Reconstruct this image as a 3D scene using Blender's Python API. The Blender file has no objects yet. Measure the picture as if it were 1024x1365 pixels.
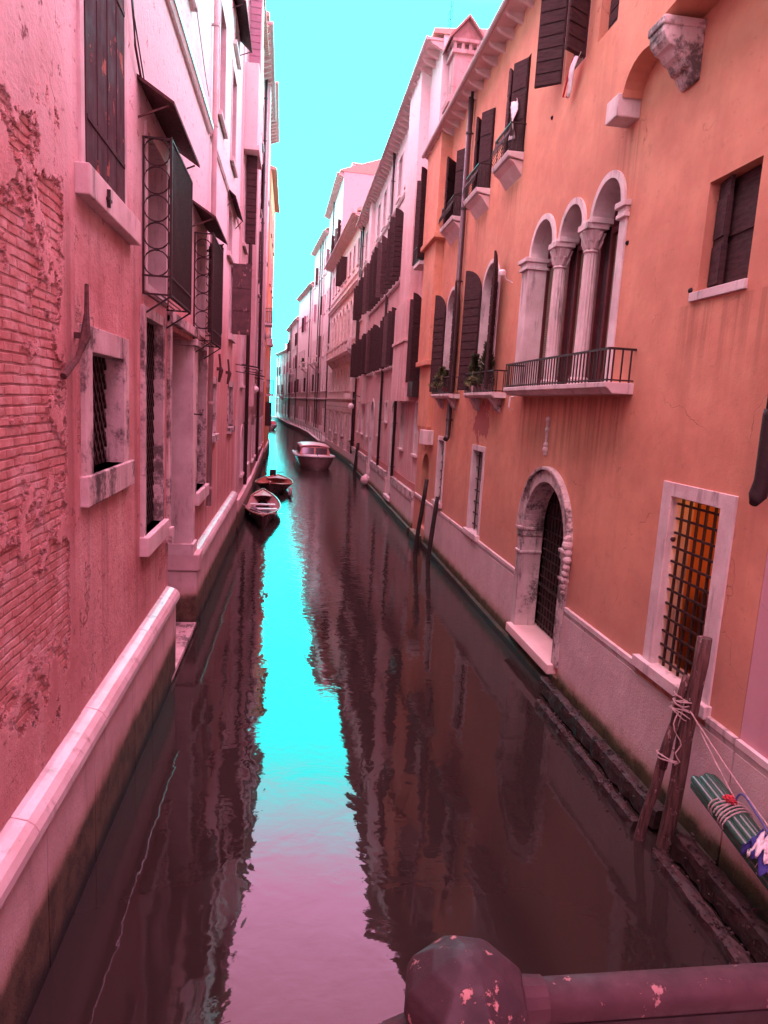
import bpy, bmesh, math, random
from mathutils import Vector, Matrix
from mathutils.geometry import tessellate_polygon
random.seed(7)
R = math.radians
SC = bpy.context.scene

# ------------------------------------------------------------------ camera
CAM_Z = 4.6
fw = Vector((0.13717311, 0.97815561, -0.15618945))
rt = Vector((0.98993021, -0.12980875, 0.05646125))
up = Vector((-0.03495313, 0.16236162, 0.98611205))
cd = bpy.data.cameras.new('camera')
cam = bpy.data.objects.new('camera', cd); SC.collection.objects.link(cam)
m = Matrix((rt, up, -fw)).transposed().to_4x4(); m.translation = (0, 0, CAM_Z)
cam.matrix_world = m
cd.sensor_fit = 'HORIZONTAL'; cd.sensor_width = 36; cd.lens = 903.65/1024*36
cd.clip_start = .03; cd.clip_end = 2000
SC.camera = cam

# ------------------------------------------------------------------ sky
SUN_EL, SUN_AZ = R(58), R(215)
w = bpy.data.worlds.new('World'); SC.world = w; w.use_nodes = True
nt = w.node_tree; nt.nodes.clear()
N = nt.nodes.new; LK = nt.links.new
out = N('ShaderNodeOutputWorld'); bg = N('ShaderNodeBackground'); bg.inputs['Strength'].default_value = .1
sky = N('ShaderNodeTexSky'); sky.sky_type = 'NISHITA'; sky.sun_disc = False
sky.sun_elevation = SUN_EL; sky.sun_rotation = SUN_AZ
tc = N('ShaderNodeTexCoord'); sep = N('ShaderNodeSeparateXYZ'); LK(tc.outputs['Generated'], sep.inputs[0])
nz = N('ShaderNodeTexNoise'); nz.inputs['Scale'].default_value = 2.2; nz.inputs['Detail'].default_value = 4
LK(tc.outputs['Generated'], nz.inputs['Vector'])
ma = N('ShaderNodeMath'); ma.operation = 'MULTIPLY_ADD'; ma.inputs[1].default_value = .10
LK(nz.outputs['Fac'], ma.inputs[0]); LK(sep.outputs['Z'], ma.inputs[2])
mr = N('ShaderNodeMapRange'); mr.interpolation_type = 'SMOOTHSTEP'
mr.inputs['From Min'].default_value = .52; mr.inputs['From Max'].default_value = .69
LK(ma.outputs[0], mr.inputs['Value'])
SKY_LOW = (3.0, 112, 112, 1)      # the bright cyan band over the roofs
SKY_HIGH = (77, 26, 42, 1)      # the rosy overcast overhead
SKY_BACK = (20, 7, 11, 1)       # duller low sky added behind the bridge to keep cyan off reveals
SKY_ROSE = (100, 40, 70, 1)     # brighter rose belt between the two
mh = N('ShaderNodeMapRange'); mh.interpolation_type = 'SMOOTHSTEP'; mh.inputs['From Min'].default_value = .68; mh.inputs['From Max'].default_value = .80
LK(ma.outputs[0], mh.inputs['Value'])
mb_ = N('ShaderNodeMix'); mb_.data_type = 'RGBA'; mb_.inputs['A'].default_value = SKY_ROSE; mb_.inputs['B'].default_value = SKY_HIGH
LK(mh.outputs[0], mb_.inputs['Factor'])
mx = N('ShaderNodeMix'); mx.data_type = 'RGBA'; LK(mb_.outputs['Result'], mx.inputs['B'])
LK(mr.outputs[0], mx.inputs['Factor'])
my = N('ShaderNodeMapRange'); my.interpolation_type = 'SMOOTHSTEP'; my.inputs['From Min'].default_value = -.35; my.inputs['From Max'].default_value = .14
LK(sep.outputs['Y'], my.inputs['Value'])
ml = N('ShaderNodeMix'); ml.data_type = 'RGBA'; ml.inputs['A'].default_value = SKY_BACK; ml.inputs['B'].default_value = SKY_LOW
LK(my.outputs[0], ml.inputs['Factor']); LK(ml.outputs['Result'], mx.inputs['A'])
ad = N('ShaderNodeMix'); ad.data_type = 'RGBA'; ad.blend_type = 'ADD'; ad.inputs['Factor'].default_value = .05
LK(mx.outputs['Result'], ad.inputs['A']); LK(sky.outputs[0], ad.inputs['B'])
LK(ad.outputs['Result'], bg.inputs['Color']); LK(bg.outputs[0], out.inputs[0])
# ------------------------------------------------------------------ sun (veiled by overcast)
sl = bpy.data.lights.new('sun', 'SUN'); sl.energy = .9; sl.angle = R(20); sl.color = (1, .8, .72)
so = bpy.data.objects.new('sun', sl); SC.collection.objects.link(so)
sd = Vector((math.sin(SUN_AZ)*math.cos(SUN_EL), math.cos(SUN_AZ)*math.cos(SUN_EL), math.sin(SUN_EL)))
so.rotation_euler = sd.to_track_quat('Z', 'Y').to_euler(); so.location = (0, 0, 60)

SC.view_settings.view_transform = 'Standard'; SC.view_settings.look = 'None'
SC.view_settings.exposure = 0; SC.view_settings.gamma = 1
SC.cycles.max_bounces = 8; SC.cycles.diffuse_bounces = 4; SC.cycles.glossy_bounces = 3
SC.cycles.use_denoising = True
SC.cycles.sample_clamp_indirect = 6

# ================================================================== materials
MATS = {}
class NT:
    def __init__(s, name):
        s.m = bpy.data.materials.new(name); s.m.use_nodes = True; s.t = s.m.node_tree
        s.b = s.t.nodes['Principled BSDF']; MATS[name] = s.m
        s.tc = s.t.nodes.new('ShaderNodeTexCoord'); s.o = s.tc.outputs['Object']
    def n(s, k): return s.t.nodes.new(k)
    def put(s, sock, v):
        if isinstance(v, bpy.types.NodeSocket): s.t.links.new(v, sock)
        else:
            if isinstance(v, tuple) and len(v) == 3 and sock.type == 'RGBA': v = v+(1,)
            sock.default_value = v
    def math(s, op, a, b=0., c=0., clamp=False):
        n = s.n('ShaderNodeMath'); n.operation = op; n.use_clamp = clamp
        for i, v in enumerate((a, b, c)): s.put(n.inputs[i], v)
        return n.outputs[0]
    def mapv(s, scale=(1,1,1), loc=(0,0,0), src=None):
        n = s.n('ShaderNodeMapping'); n.inputs['Scale'].default_value = scale; n.inputs['Location'].default_value = loc
        s.put(n.inputs['Vector'], src or s.o); return n.outputs[0]
    def noise(s, scale=1., detail=4., rough=.55, vec=None, dist=0.):
        n = s.n('ShaderNodeTexNoise'); s.put(n.inputs['Vector'], vec or s.o)
        n.inputs['Scale'].default_value = scale; n.inputs['Detail'].default_value = detail
        n.inputs['Roughness'].default_value = rough; n.inputs['Distortion'].default_value = dist
        return n.outputs['Fac']
    def rng(s, v, a, b, c=0., d=1., smooth=True):
        n = s.n('ShaderNodeMapRange'); n.interpolation_type = 'SMOOTHSTEP' if smooth else 'LINEAR'
        s.put(n.inputs['Value'], v)
        for k, x in zip(('From Min','From Max','To Min','To Max'), (a,b,c,d)): n.inputs[k].default_value = x
        return n.outputs[0]
    def mix(s, f, a, b, mode='MIX'):
        n = s.n('ShaderNodeMix'); n.data_type = 'RGBA'; n.blend_type = mode
        s.put(n.inputs['Factor'], f); s.put(n.inputs['A'], a); s.put(n.inputs['B'], b); return n.outputs['Result']
    def sep(s, v=None):
        n = s.n('ShaderNodeSeparateXYZ'); s.put(n.inputs[0], v or s.o); return n.outputs
    def comb(s, x, y, z):
        n = s.n('ShaderNodeCombineXYZ')
        for i, v in enumerate((x,y,z)): s.put(n.inputs[i], v)
        return n.outputs[0]
    def bump(s, h, dist=.01, strength=1., prev=None):
        n = s.n('ShaderNodeBump'); s.put(n.inputs['Height'], h); n.inputs['Distance'].default_value = dist
        n.inputs['Strength'].default_value = strength
        if prev: s.t.links.new(prev, n.inputs['Normal'])
        return n.outputs[0]
    def fin(s, col, rough=.9, normal=None, metal=0., spec=.3):
        s.put(s.b.inputs['Base Color'], col); s.put(s.b.inputs['Roughness'], rough)
        s.b.inputs['Metallic'].default_value = metal; s.b.inputs['Specular IOR Level'].default_value = spec
        if normal is not None: s.t.links.new(normal, s.b.inputs['Normal'])
        return s.m

BRICK_A, BRICK_B, MORTAR = (.52,.24,.21), (.66,.36,.31), (.46,.28,.26)
def plaster(name, c1, c2, light=None, streak=.5, spots=(), thr=.5, under='brick', grit=.5, damp=None, fleck=0., lz=None, disp=False, edge_x=None, runs=()):
    """render with clouding, rain streaks, damp, and patches where it has fallen off.
    spots: (s, z, rs, rz, weight) places where the render is lost"""
    k = NT(name); X, Y, Z = k.sep()
    big = k.noise(.55, 5, .6); mid = k.noise(2.3, 6, .65)
    f = k.rng(k.math('MULTIPLY_ADD', mid, .45, k.math('MULTIPLY', big, .75)), .42, .78)
    col = k.mix(f, c1, c2)
    st = k.noise(1., 5, .6, k.mapv((3.2, 3.2, .16)))
    col = k.mix(k.math('MULTIPLY', k.rng(st, .48, .75), streak), col, tuple(x*.62 for x in c1))
    if light:
        st2 = k.noise(1., 4, .6, k.mapv((2.1, 2.1, .22), (9, 3, 5)))
        col = k.mix(k.math('MULTIPLY', k.rng(st2, .5, .72), .7), col, light)
    if lz:   # upper wall painted paler, its wash of skylight put into the colour
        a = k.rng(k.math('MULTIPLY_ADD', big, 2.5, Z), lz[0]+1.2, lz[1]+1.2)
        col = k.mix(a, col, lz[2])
    if damp:
        zd = k.math('MULTIPLY_ADD', k.noise(1.3, 5, .65), 1.8, Z)
        col = k.mix(k.math('MULTIPLY', k.rng(zd, damp[0]+.5, damp[0]+1.9, 1, 0), damp[2]), col, damp[1])
    for (ra, rb, rz, rl, rw) in runs:
        mk = k.math('MULTIPLY', k.math('MULTIPLY', k.rng(X, ra-.15, ra+.1), k.rng(X, rb-.1, rb+.15, 1, 0)), k.math('MULTIPLY', k.rng(Z, rz-rl, rz-.1), k.rng(Z, rz-.02, rz, 1, 0)))
        sn = k.rng(k.noise(1., 4, .6, k.mapv((7, 7, .25), (4, 1, 7))), .42, .62)
        col = k.mix(k.math('MULTIPLY', k.math('MULTIPLY', mk, sn), rw), col, tuple(x*.45 for x in c1))
    fine = k.noise(38, 4, .7); gr = k.noise(9, 6, .7)
    fl = k.rng(k.noise(5.5, 8, .78), .57, .64)
    if fleck: col = k.mix(k.math('MULTIPLY', fl, fleck), col, tuple(x*.5 for x in c1))
    # hairline cracks
    vc = k.n('ShaderNodeTexVoronoi'); vc.feature = 'DISTANCE_TO_EDGE'; vc.inputs['Scale'].default_value = .55
    wv = k.n('ShaderNodeVectorMath'); wv.operation = 'ADD'; k.t.links.new(k.o, wv.inputs[0])
    nn = k.n('ShaderNodeTexNoise'); nn.inputs['Scale'].default_value = 1.7; nn.inputs['Detail'].default_value = 6
    k.t.links.new(k.o, nn.inputs['Vector']); k.t.links.new(nn.outputs['Color'], wv.inputs[1]); k.t.links.new(wv.outputs[0], vc.inputs['Vector'])
    cr = k.math('MULTIPLY', k.rng(vc.outputs['Distance'], .0, .006, 1, 0), k.rng(k.noise(.8, 3), .52, .6))
    col = k.mix(k.math('MULTIPLY', cr, .5), col, tuple(x*.35 for x in c1))
    h = k.math('MULTIPLY_ADD', fine, .25*grit, k.math('MULTIPLY', gr, 1.0*grit))
    h = k.math('SUBTRACT', h, k.math('MULTIPLY', cr, .3))
    if spots:
        m = None
        for (s0, z0, rs, rz, wt) in spots:
            dx = k.math('MULTIPLY', k.math('SUBTRACT', X, s0), 1/rs); dz = k.math('MULTIPLY', k.math('SUBTRACT', Z, z0), 1/rz)
            d = k.math('SQRT', k.math('ADD', k.math('MULTIPLY', dx, dx), k.math('MULTIPLY', dz, dz)))
            v = k.rng(d, 0, 1.6, wt, 0, False)
            m = v if m is None else k.math('MAXIMUM', m, v)
        pn = k.math('MULTIPLY_ADD', k.noise(2.6, 9, .72), 2.1, k.math('MULTIPLY', k.noise(.6, 3), .7))
        e = k.math('ADD', m, pn)
        if edge_x: e = k.math('SUBTRACT', e, k.rng(X, edge_x-.3, edge_x-.03, 0, 1.6))
        msk = k.rng(e, thr+.98, thr+1.02)
        edge = k.math('MULTIPLY', k.rng(e, thr+.90, thr+.98), k.math('SUBTRACT', 1., msk))
        col = k.mix(k.math('MULTIPLY', edge, .45), col, tuple(min(1, x*1.35) for x in c2))
        if under == 'brick':
            bt = k.n('ShaderNodeTexBrick'); bt.inputs['Scale'].default_value = 1
            bt.inputs['Brick Width'].default_value = .27; bt.inputs['Row Height'].default_value = .072
            bt.inputs['Mortar Size'].default_value = .011; bt.inputs['Mortar Smooth'].default_value = .35
            bt.inputs['Color1'].default_value = BRICK_A+(1,); bt.inputs['Color2'].default_value = BRICK_B+(1,)
            bt.inputs['Mortar'].default_value = MORTAR+(1,)
            wob = k.math('MULTIPLY', k.noise(3, 4), .035)
            k.put(bt.inputs['Vector'], k.comb(k.math('ADD', X, wob), k.math('ADD', Z, wob), 0.))
            bc = k.mix(k.rng(k.noise(6, 6, .7), .35, .7), bt.outputs['Color'], (.42,.18,.16))
            bc = k.mix(k.math('MULTIPLY', k.rng(k.noise(2.2, 7, .75), .46, .62), .8), bc, (.66,.45,.43))
            bh = k.math('MULTIPLY_ADD', bt.outputs['Fac'], -1.2, k.math('MULTIPLY', k.noise(14, 6, .75), 1.3))
        else:
            bc = k.mix(k.noise(4, 5), under, tuple(x*.75 for x in under)); bh = k.math('MULTIPLY', k.noise(14, 5, .7), .8)
        col = k.mix(msk, col, bc)
        hb = k.math('SUBTRACT', bh, 2.2)
        hm = k.n('ShaderNodeMix'); hm.data_type = 'FLOAT'; k.put(hm.inputs[0], msk); k.put(hm.inputs[2], h); k.put(hm.inputs[3], hb)
        h = hm.outputs[0]
    if disp:   # true relief for the nearest piece of wall
        dn = k.n('ShaderNodeDisplacement'); dn.inputs['Midlevel'].default_value = 0; dn.inputs['Scale'].default_value = .0085
        k.put(dn.inputs['Height'], h); k.t.links.new(dn.outputs[0], k.t.nodes['Material Output'].inputs['Displacement'])
        k.m.displacement_method = 'BOTH'
        return k.fin(col, .95, None, spec=.15)
    nb = k.bump(h, .016, .95)
    return k.fin(col, .93, nb, spec=.2)

def stone(name, c1, c2, dark=.35, grit=.5, tide=None, joints=None, rough=.75, soot=.5, spec=.35, blotch=0.):
    """Istrian stone; tide = (z, algae colour) for the tidal stain"""
    k = NT(name); X, Y, Z = k.sep()
    col = k.mix(k.rng(k.noise(1.6, 6, .65), .35, .68), c1, c2)
    st = k.noise(1., 6, .7, k.mapv((5, 5, .9)))
    col = k.mix(k.math('MULTIPLY', k.rng(st, .52, .72), soot), col, tuple(x*dark for x in c1))
    if blotch: col = k.mix(k.math('MULTIPLY', k.rng(k.math('MULTIPLY_ADD', k.noise(18, 6, .8), .35, k.noise(1.5, 5, .7)), .66, .80), blotch), col, tuple(x*.10 for x in c1))
    pit = k.rng(k.noise(30, 5, .75), .6, .7); col = k.mix(k.math('MULTIPLY', pit, .3), col, tuple(x*.4 for x in c1))
    h = k.math('ADD', k.math('MULTIPLY', k.noise(45, 4, .7), .5*grit), k.math('MULTIPLY', k.noise(8, 6, .7), grit))
    ro = rough
    if joints:
        bt = k.n('ShaderNodeTexBrick'); bt.inputs['Scale'].default_value = 1
        bt.inputs['Brick Width'].default_value = joints[0]; bt.inputs['Row Height'].default_value = joints[1]
        bt.inputs['Mortar Size'].default_value = joints[2]; bt.inputs['Mortar Smooth'].default_value = .3
        k.put(bt.inputs['Vector'], k.comb(X, Z, 0.))
        col = k.mix(bt.outputs['Fac'], col, tuple(x*.25 for x in c1))
        h = k.math('MULTIPLY_ADD', bt.outputs['Fac'], -4., h)
    if tide:
        zz = k.math('MULTIPLY_ADD', k.noise(2.4, 8, .75), .30, Z)
        warm = k.rng(zz, tide[0]+.14, tide[0]+.34, 1, 0)
        col = k.mix(k.math('MULTIPLY', warm, .55), col, (.34,.22,.12))
        al = k.rng(zz, tide[0]+.05, tide[0]+.22, 1, 0)
        ac = k.mix(k.rng(k.noise(5, 6, .7), .4, .65), tide[1], tuple(x*.45 for x in tide[1]))
        ac = k.mix(k.rng(zz, .18, .42, 1, 0), ac, (.012,.010,.009))
        col = k.mix(al, col, ac)
        h = k.math('MULTIPLY_ADD', al, k.math('MULTIPLY', k.noise(22, 6, .8), 2.0), h)
        ro = k.rng(al, 0, 1, rough, .6)
    return k.fin(col, ro, k.bump(h, .010, .8), spec=spec)

def simple(name, c1, c2=None, rough=.6, scale=6, bumpd=.003, metal=0., grain=None, spec=.4, worn=None):
    k = NT(name); c2 = c2 or tuple(x*.7 for x in c1)
    v = k.mapv(grain) if grain else k.o
    f = k.noise(scale, 6, .65, v)
    col = k.mix(k.rng(f, .35, .68), c1, c2)
    h = f
    if worn:   # (colour, threshold) paint lost in islands
        ms = k.rng(k.noise(worn[2] if len(worn) > 2 else 5, 7, .7, k.mapv((1.4,1.4,.8))), worn[1], worn[1]+.025)
        col = k.mix(ms, col, worn[0]); h = k.math('MULTIPLY_ADD', ms, -.8, h)
    return k.fin(col, k.rng(k.noise(scale*2, 4), .3, .7, rough*.8, min(1, rough*1.15)), k.bump(h, bumpd, .8), metal, spec)

ORANGE = plaster('ochre_render', (.53,.235,.155), (.68,.335,.215), None, .2, damp=(2.0,(.50,.27,.20),.5), grit=.3, fleck=.28,
                 spots=((8.2,4.3,.95,.62,1.3),(8.7,4.75,.4,.5,.9),(7.2,4.7,.4,.8,.85)), thr=1.15, under=(.50,.17,.15), runs=((11.0,15.4,4.9,1.6,.6),(16.4,18.0,5.95,1.3,.4),(16.5,17.9,1.5,1.2,.5),(7.4,9.8,4.85,1.0,.4),(8.8,9.8,9.4,1.2,.35),(6.2,7.2,9.4,1.2,.35),(3.6,4.6,9.4,1.2,.35),(14.3,15.0,8.6,2.2,.35)))
PEEL_ARGS = dict(c1=(.48,.22,.205), c2=(.66,.375,.35), light=(.70,.49,.46), streak=.85, fleck=1., grit=1.6,
    spots=((12.7,4.5,2.7,2.4,1.05),(13.9,5.9,1.0,.9,.80),(12.9,2.9,2.3,1.3,.95),(14.6,2.2,1.5,.7,.55),(18.55,2.2,.5,.7,.9),(17.0,3.2,.7,.5,.3),(14.0,3.1,.9,.8,.7),(16.5,6.0,4.5,4.0,.38)), thr=1.04,
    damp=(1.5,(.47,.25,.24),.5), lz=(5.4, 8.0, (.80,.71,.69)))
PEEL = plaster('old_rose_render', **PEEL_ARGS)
PEELD = plaster('old_rose_render_relief', disp=True, edge_x=14.40, **PEEL_ARGS)
ROSE2 = plaster('rose_render', (.50,.24,.22), (.62,.34,.31), (.70,.50,.47), .5, fleck=.5, grit=.9,
               spots=((4.8,2.2,3,1.2,.6),(9.5,7.5,1.3,2.2,.55),(9.8,2.2,1.5,1.2,.6)), thr=1.05, lz=(5.2, 8.0, (.80,.73,.70)))
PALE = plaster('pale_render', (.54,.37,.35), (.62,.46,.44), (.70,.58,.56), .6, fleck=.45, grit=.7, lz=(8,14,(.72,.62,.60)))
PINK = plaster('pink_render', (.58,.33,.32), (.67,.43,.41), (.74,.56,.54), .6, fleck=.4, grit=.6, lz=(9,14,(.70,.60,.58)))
CHIM = plaster('sooty_chimney_render', (.34,.22,.21), (.46,.33,.32), None, .8, fleck=.9, grit=1.)
CAPM = simple('stained_cap', (.24,.13,.12), (.34,.21,.20), .9, 5)
PINK0 = plaster('mauve_render', (.55,.31,.34), (.62,.37,.40), None, .3, grit=.25)
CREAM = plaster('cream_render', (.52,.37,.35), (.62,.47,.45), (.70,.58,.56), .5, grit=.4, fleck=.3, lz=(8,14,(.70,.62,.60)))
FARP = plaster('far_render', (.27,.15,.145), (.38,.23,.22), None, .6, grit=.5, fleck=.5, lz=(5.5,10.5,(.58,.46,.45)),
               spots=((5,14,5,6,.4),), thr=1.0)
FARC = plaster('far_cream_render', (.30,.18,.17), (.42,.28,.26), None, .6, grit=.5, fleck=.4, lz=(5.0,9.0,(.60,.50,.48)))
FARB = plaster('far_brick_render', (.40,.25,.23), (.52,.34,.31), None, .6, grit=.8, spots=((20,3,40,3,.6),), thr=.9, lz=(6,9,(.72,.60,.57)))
OCH2 = plaster('far_orange_render', (.70,.32,.16), (.78,.40,.22), None, .4, grit=.3)
STONE = stone('white_stone', (.58,.48,.46), (.72,.64,.61), .3, soot=.8, grit=.8)
STONED = stone('stained_stone', (.50,.40,.38), (.68,.59,.56), .16, grit=1.2, soot=1., blotch=.85)
COPING = stone('coping_stone', (.58,.48,.46), (.72,.64,.62), .35, grit=.3, soot=.6, rough=.27, spec=.8)
BASE_L = stone('left_base_stone', (.56,.43,.41), (.68,.54,.52), .45, grit=1.2, tide=(.70,(.13,.095,.06)))
BASE_R = stone('roughcast_base', (.56,.43,.41), (.64,.51,.49), .55, grit=1.8, tide=(.36,(.10,.085,.035)), soot=.3)
RUST = stone('rusticated_stone', (.48,.36,.34), (.60,.47,.45), .4, joints=(1.1,.42,.02), tide=(.5,(.06,.05,.03)))
SILLL = stone('bridge_stone', (.5,.42,.4), (.6,.52,.5), .4)
WOODK = simple('dark_shutter_paint', (.070,.040,.040), (.042,.025,.027), .85, 5, .006, grain=(1,1,6), spec=.12)
WOODF = simple('faded_shutter_paint', (.14,.085,.085), (.08,.05,.05), .85, 4, .006, grain=(1,1,6), spec=.12)
WOODG = simple('grey_worn_paint', (.085,.056,.060), (.06,.038,.042), .9, 3, .012, grain=(2,2,.7), worn=((.34,.13,.10), .60, 3.2), spec=.08)
WOODP = simple('peeled_shutter_wood', (.065,.042,.042), (.12,.07,.065), .85, 7, .012, worn=((.36,.22,.20), .60))
WOODM = simple('mauve_shutter_paint', (.36,.18,.24), (.30,.15,.20), .6, 4)
WOODR = simple('oxblood_joinery', (.12,.025,.028), (.08,.02,.02), .45, 5)
POLEW = simple('weathered_pole_wood', (.15,.08,.068), (.045,.024,.021), .85, 6, .035, grain=(6,6,.5), worn=((.34,.24,.22), .60, 9))
DARKW = simple('black_pole_wood', (.030,.022,.020), (.018,.013,.012), .7, 6, .01)
BEAMW = simple('sodden_timber', (.050,.028,.025), (.014,.009,.008), .6, 9, .04, grain=(1,.5,1), worn=((.15,.10,.09), .63, 9))
IRON = simple('black_iron', (.030,.020,.020), (.05,.030,.027), .5, 20, .002, .3)
DARKI = simple('shaded_black_iron', (.016,.008,.009), (.026,.014,.014), .7, 20, .002, worn=((.10,.06,.06), .66, 30))
RUSTY = simple('rusted_iron', (.095,.045,.038), (.05,.027,.025), .85, 14, .01)
PIPE = simple('brown_downpipe', (.055,.034,.034), (.045,.028,.028), .4, 6, .002)
PIPEP = simple('pale_downpipe', (.52,.40,.39), (.44,.33,.32), .6, 3, .002)
DARK = simple('dark_interior', (.012,.008,.008), (.02,.012,.012), .9)
VOIDW = simple('gloomy_door_wood', (.10,.060,.060), (.055,.036,.036), .7, 6, .01, grain=(5,5,.6))
SLATE = simple('blue_grey_door_paint', (.075,.068,.085), (.05,.045,.055), .6, 4)
TILE = NT('roof_tiles'); _w = TILE.n('ShaderNodeTexWave'); _w.inputs['Scale'].default_value = 2.2; _w.inputs['Distortion'].default_value = .4
TILE.put(_w.inputs['Vector'], TILE.o)
TILE = TILE.fin(TILE.mix(TILE.noise(5, 4), (.48,.24,.18), (.62,.42,.36)), .9, TILE.bump(_w.outputs['Fac'], .05))
TERR = simple('eave_render', (.55,.38,.36), (.66,.50,.47), .85, 3)
RED = simple('red_plastic', (.55,.02,.03), (.45,.02,.03), .4)
PINKB = simple('pink_fender_rubber', (.68,.50,.50), (.6,.42,.42), .5)
WHITEP = simple('white_paint', (.78,.72,.70), (.68,.62,.60), .4)
LAMPW = simple('lamp_white', (.85,.82,.80), None, .35)
GREEN = simple('green_tube_vinyl', (.030,.125,.080), (.022,.09,.058), .22, 3, .001, spec=.9)
ROPE = NT('pale_rope'); _r = ROPE.n('ShaderNodeTexWave'); _r.inputs['Scale'].default_value = 60; ROPE.put(_r.inputs['Vector'], ROPE.o)
ROPE = ROPE.fin(ROPE.mix(ROPE.noise(30), (.72,.60,.56), (.45,.33,.30)), .9, ROPE.bump(_r.outputs['Fac'], .003))
ROPEB = simple('blue_rope_fibre', (.10,.12,.30), None, .8, 40)
ROPER = simple('red_rope_fibre', (.55,.05,.06), (.35,.03,.05), .8, 40)
CLOB = simple('blue_cloth', (.035,.035,.20), (.025,.025,.14), .9, 8)
CLOW = simple('white_cloth', (.78,.72,.72), (.65,.58,.58), .9, 8)
BWOOD = simple('varnished_boat_wood', (.42,.16,.10), (.30,.10,.07), .3, 5, .002, grain=(8,1,8), spec=.6)
BPAL = simple('weathered_boat_deck', (.52,.32,.29), (.40,.22,.20), .5, 6, .003)
BHULL = simple('dark_boat_hull', (.05,.030,.028), (.035,.02,.02), .3, 5, spec=.6)
THULL = simple('taxi_hull_varnish', (.27,.19,.175), (.20,.14,.13), .22, 4, spec=.7)
TCAB = simple('taxi_cabin_wood', (.52,.20,.14), (.42,.15,.10), .3, 4, spec=.6)
COVER = simple('grey_rope_heap', (.16,.17,.19), (.10,.10,.12), .8, 30, .02)
RAILP = simple('worn_rail_paint', (.058,.027,.032), (.038,.019,.023), .65, 18, .0012, worn=((.30,.17,.16), .62, 34), spec=.3)
KNOBP = simple('chipped_knob_paint', (.042,.025,.029), (.027,.017,.020), .6, 22, .0015, worn=((.34,.19,.17), .60, 26), spec=.35)
LEAF = simple('leaf_green', (.055,.075,.025), (.035,.05,.018), .6, 30)
LEAFY = simple('leaf_pale', (.22,.22,.09), (.14,.15,.06), .6, 30)
GL = NT('window_glass'); GLASS = GL.fin(GL.mix(GL.noise(1.5, 2), (.05,.035,.04), (.12,.085,.09)), .08, None, 0, .9)
BL = NT('slatted_blind'); _b = BL.n('ShaderNodeTexWave'); _b.bands_direction = 'Z'; _b.inputs['Scale'].default_value = 9; BL.put(_b.inputs['Vector'], BL.o)
BLIND = BL.fin(BL.mix(_b.outputs['Fac'], (.10,.075,.05), (.30,.24,.17)), .7, BL.bump(_b.outputs['Fac'], .01))
WN = NT('lit_room_plaster'); ROOMW = WN.fin((.62,.30,.13), .9)
ROOMP = simple('room_panel', (.50,.36,.36), (.42,.29,.30), .8, 2)
EM = NT('lamp_glow'); EM.put(EM.b.inputs['Emission Color'], (1, .34, .10)); EM.b.inputs['Emission Strength'].default_value = 30; GLOW = EM.m
# murky canal water
k = NT('canal_water'); WV = k.mapv((1.0, 1.0, 1.0))
n1 = k.noise(1.1, 3, .5, WV, .6); n2 = k.noise(5.2, 3, .5, k.mapv((.8, 1.5, 1), (3, 1, 2)), .5); n3 = k.noise(.35, 2, .5)
X, Y, Z = k.sep()
far = k.rng(Y, 6, 42, .15, 1.9)                           # calmer by the bridge, livelier up the canal
hh = k.math('MULTIPLY_ADD', n1, .62, k.math('MULTIPLY', k.math('MULTIPLY', n2, far), .55))
WATER = k.fin(k.mix(n3, (.018,.014,.012), (.030,.024,.020)), .025, k.bump(hh, .011, 1.), 0, .5)
k.b.inputs['IOR'].default_value = 1.44

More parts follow.
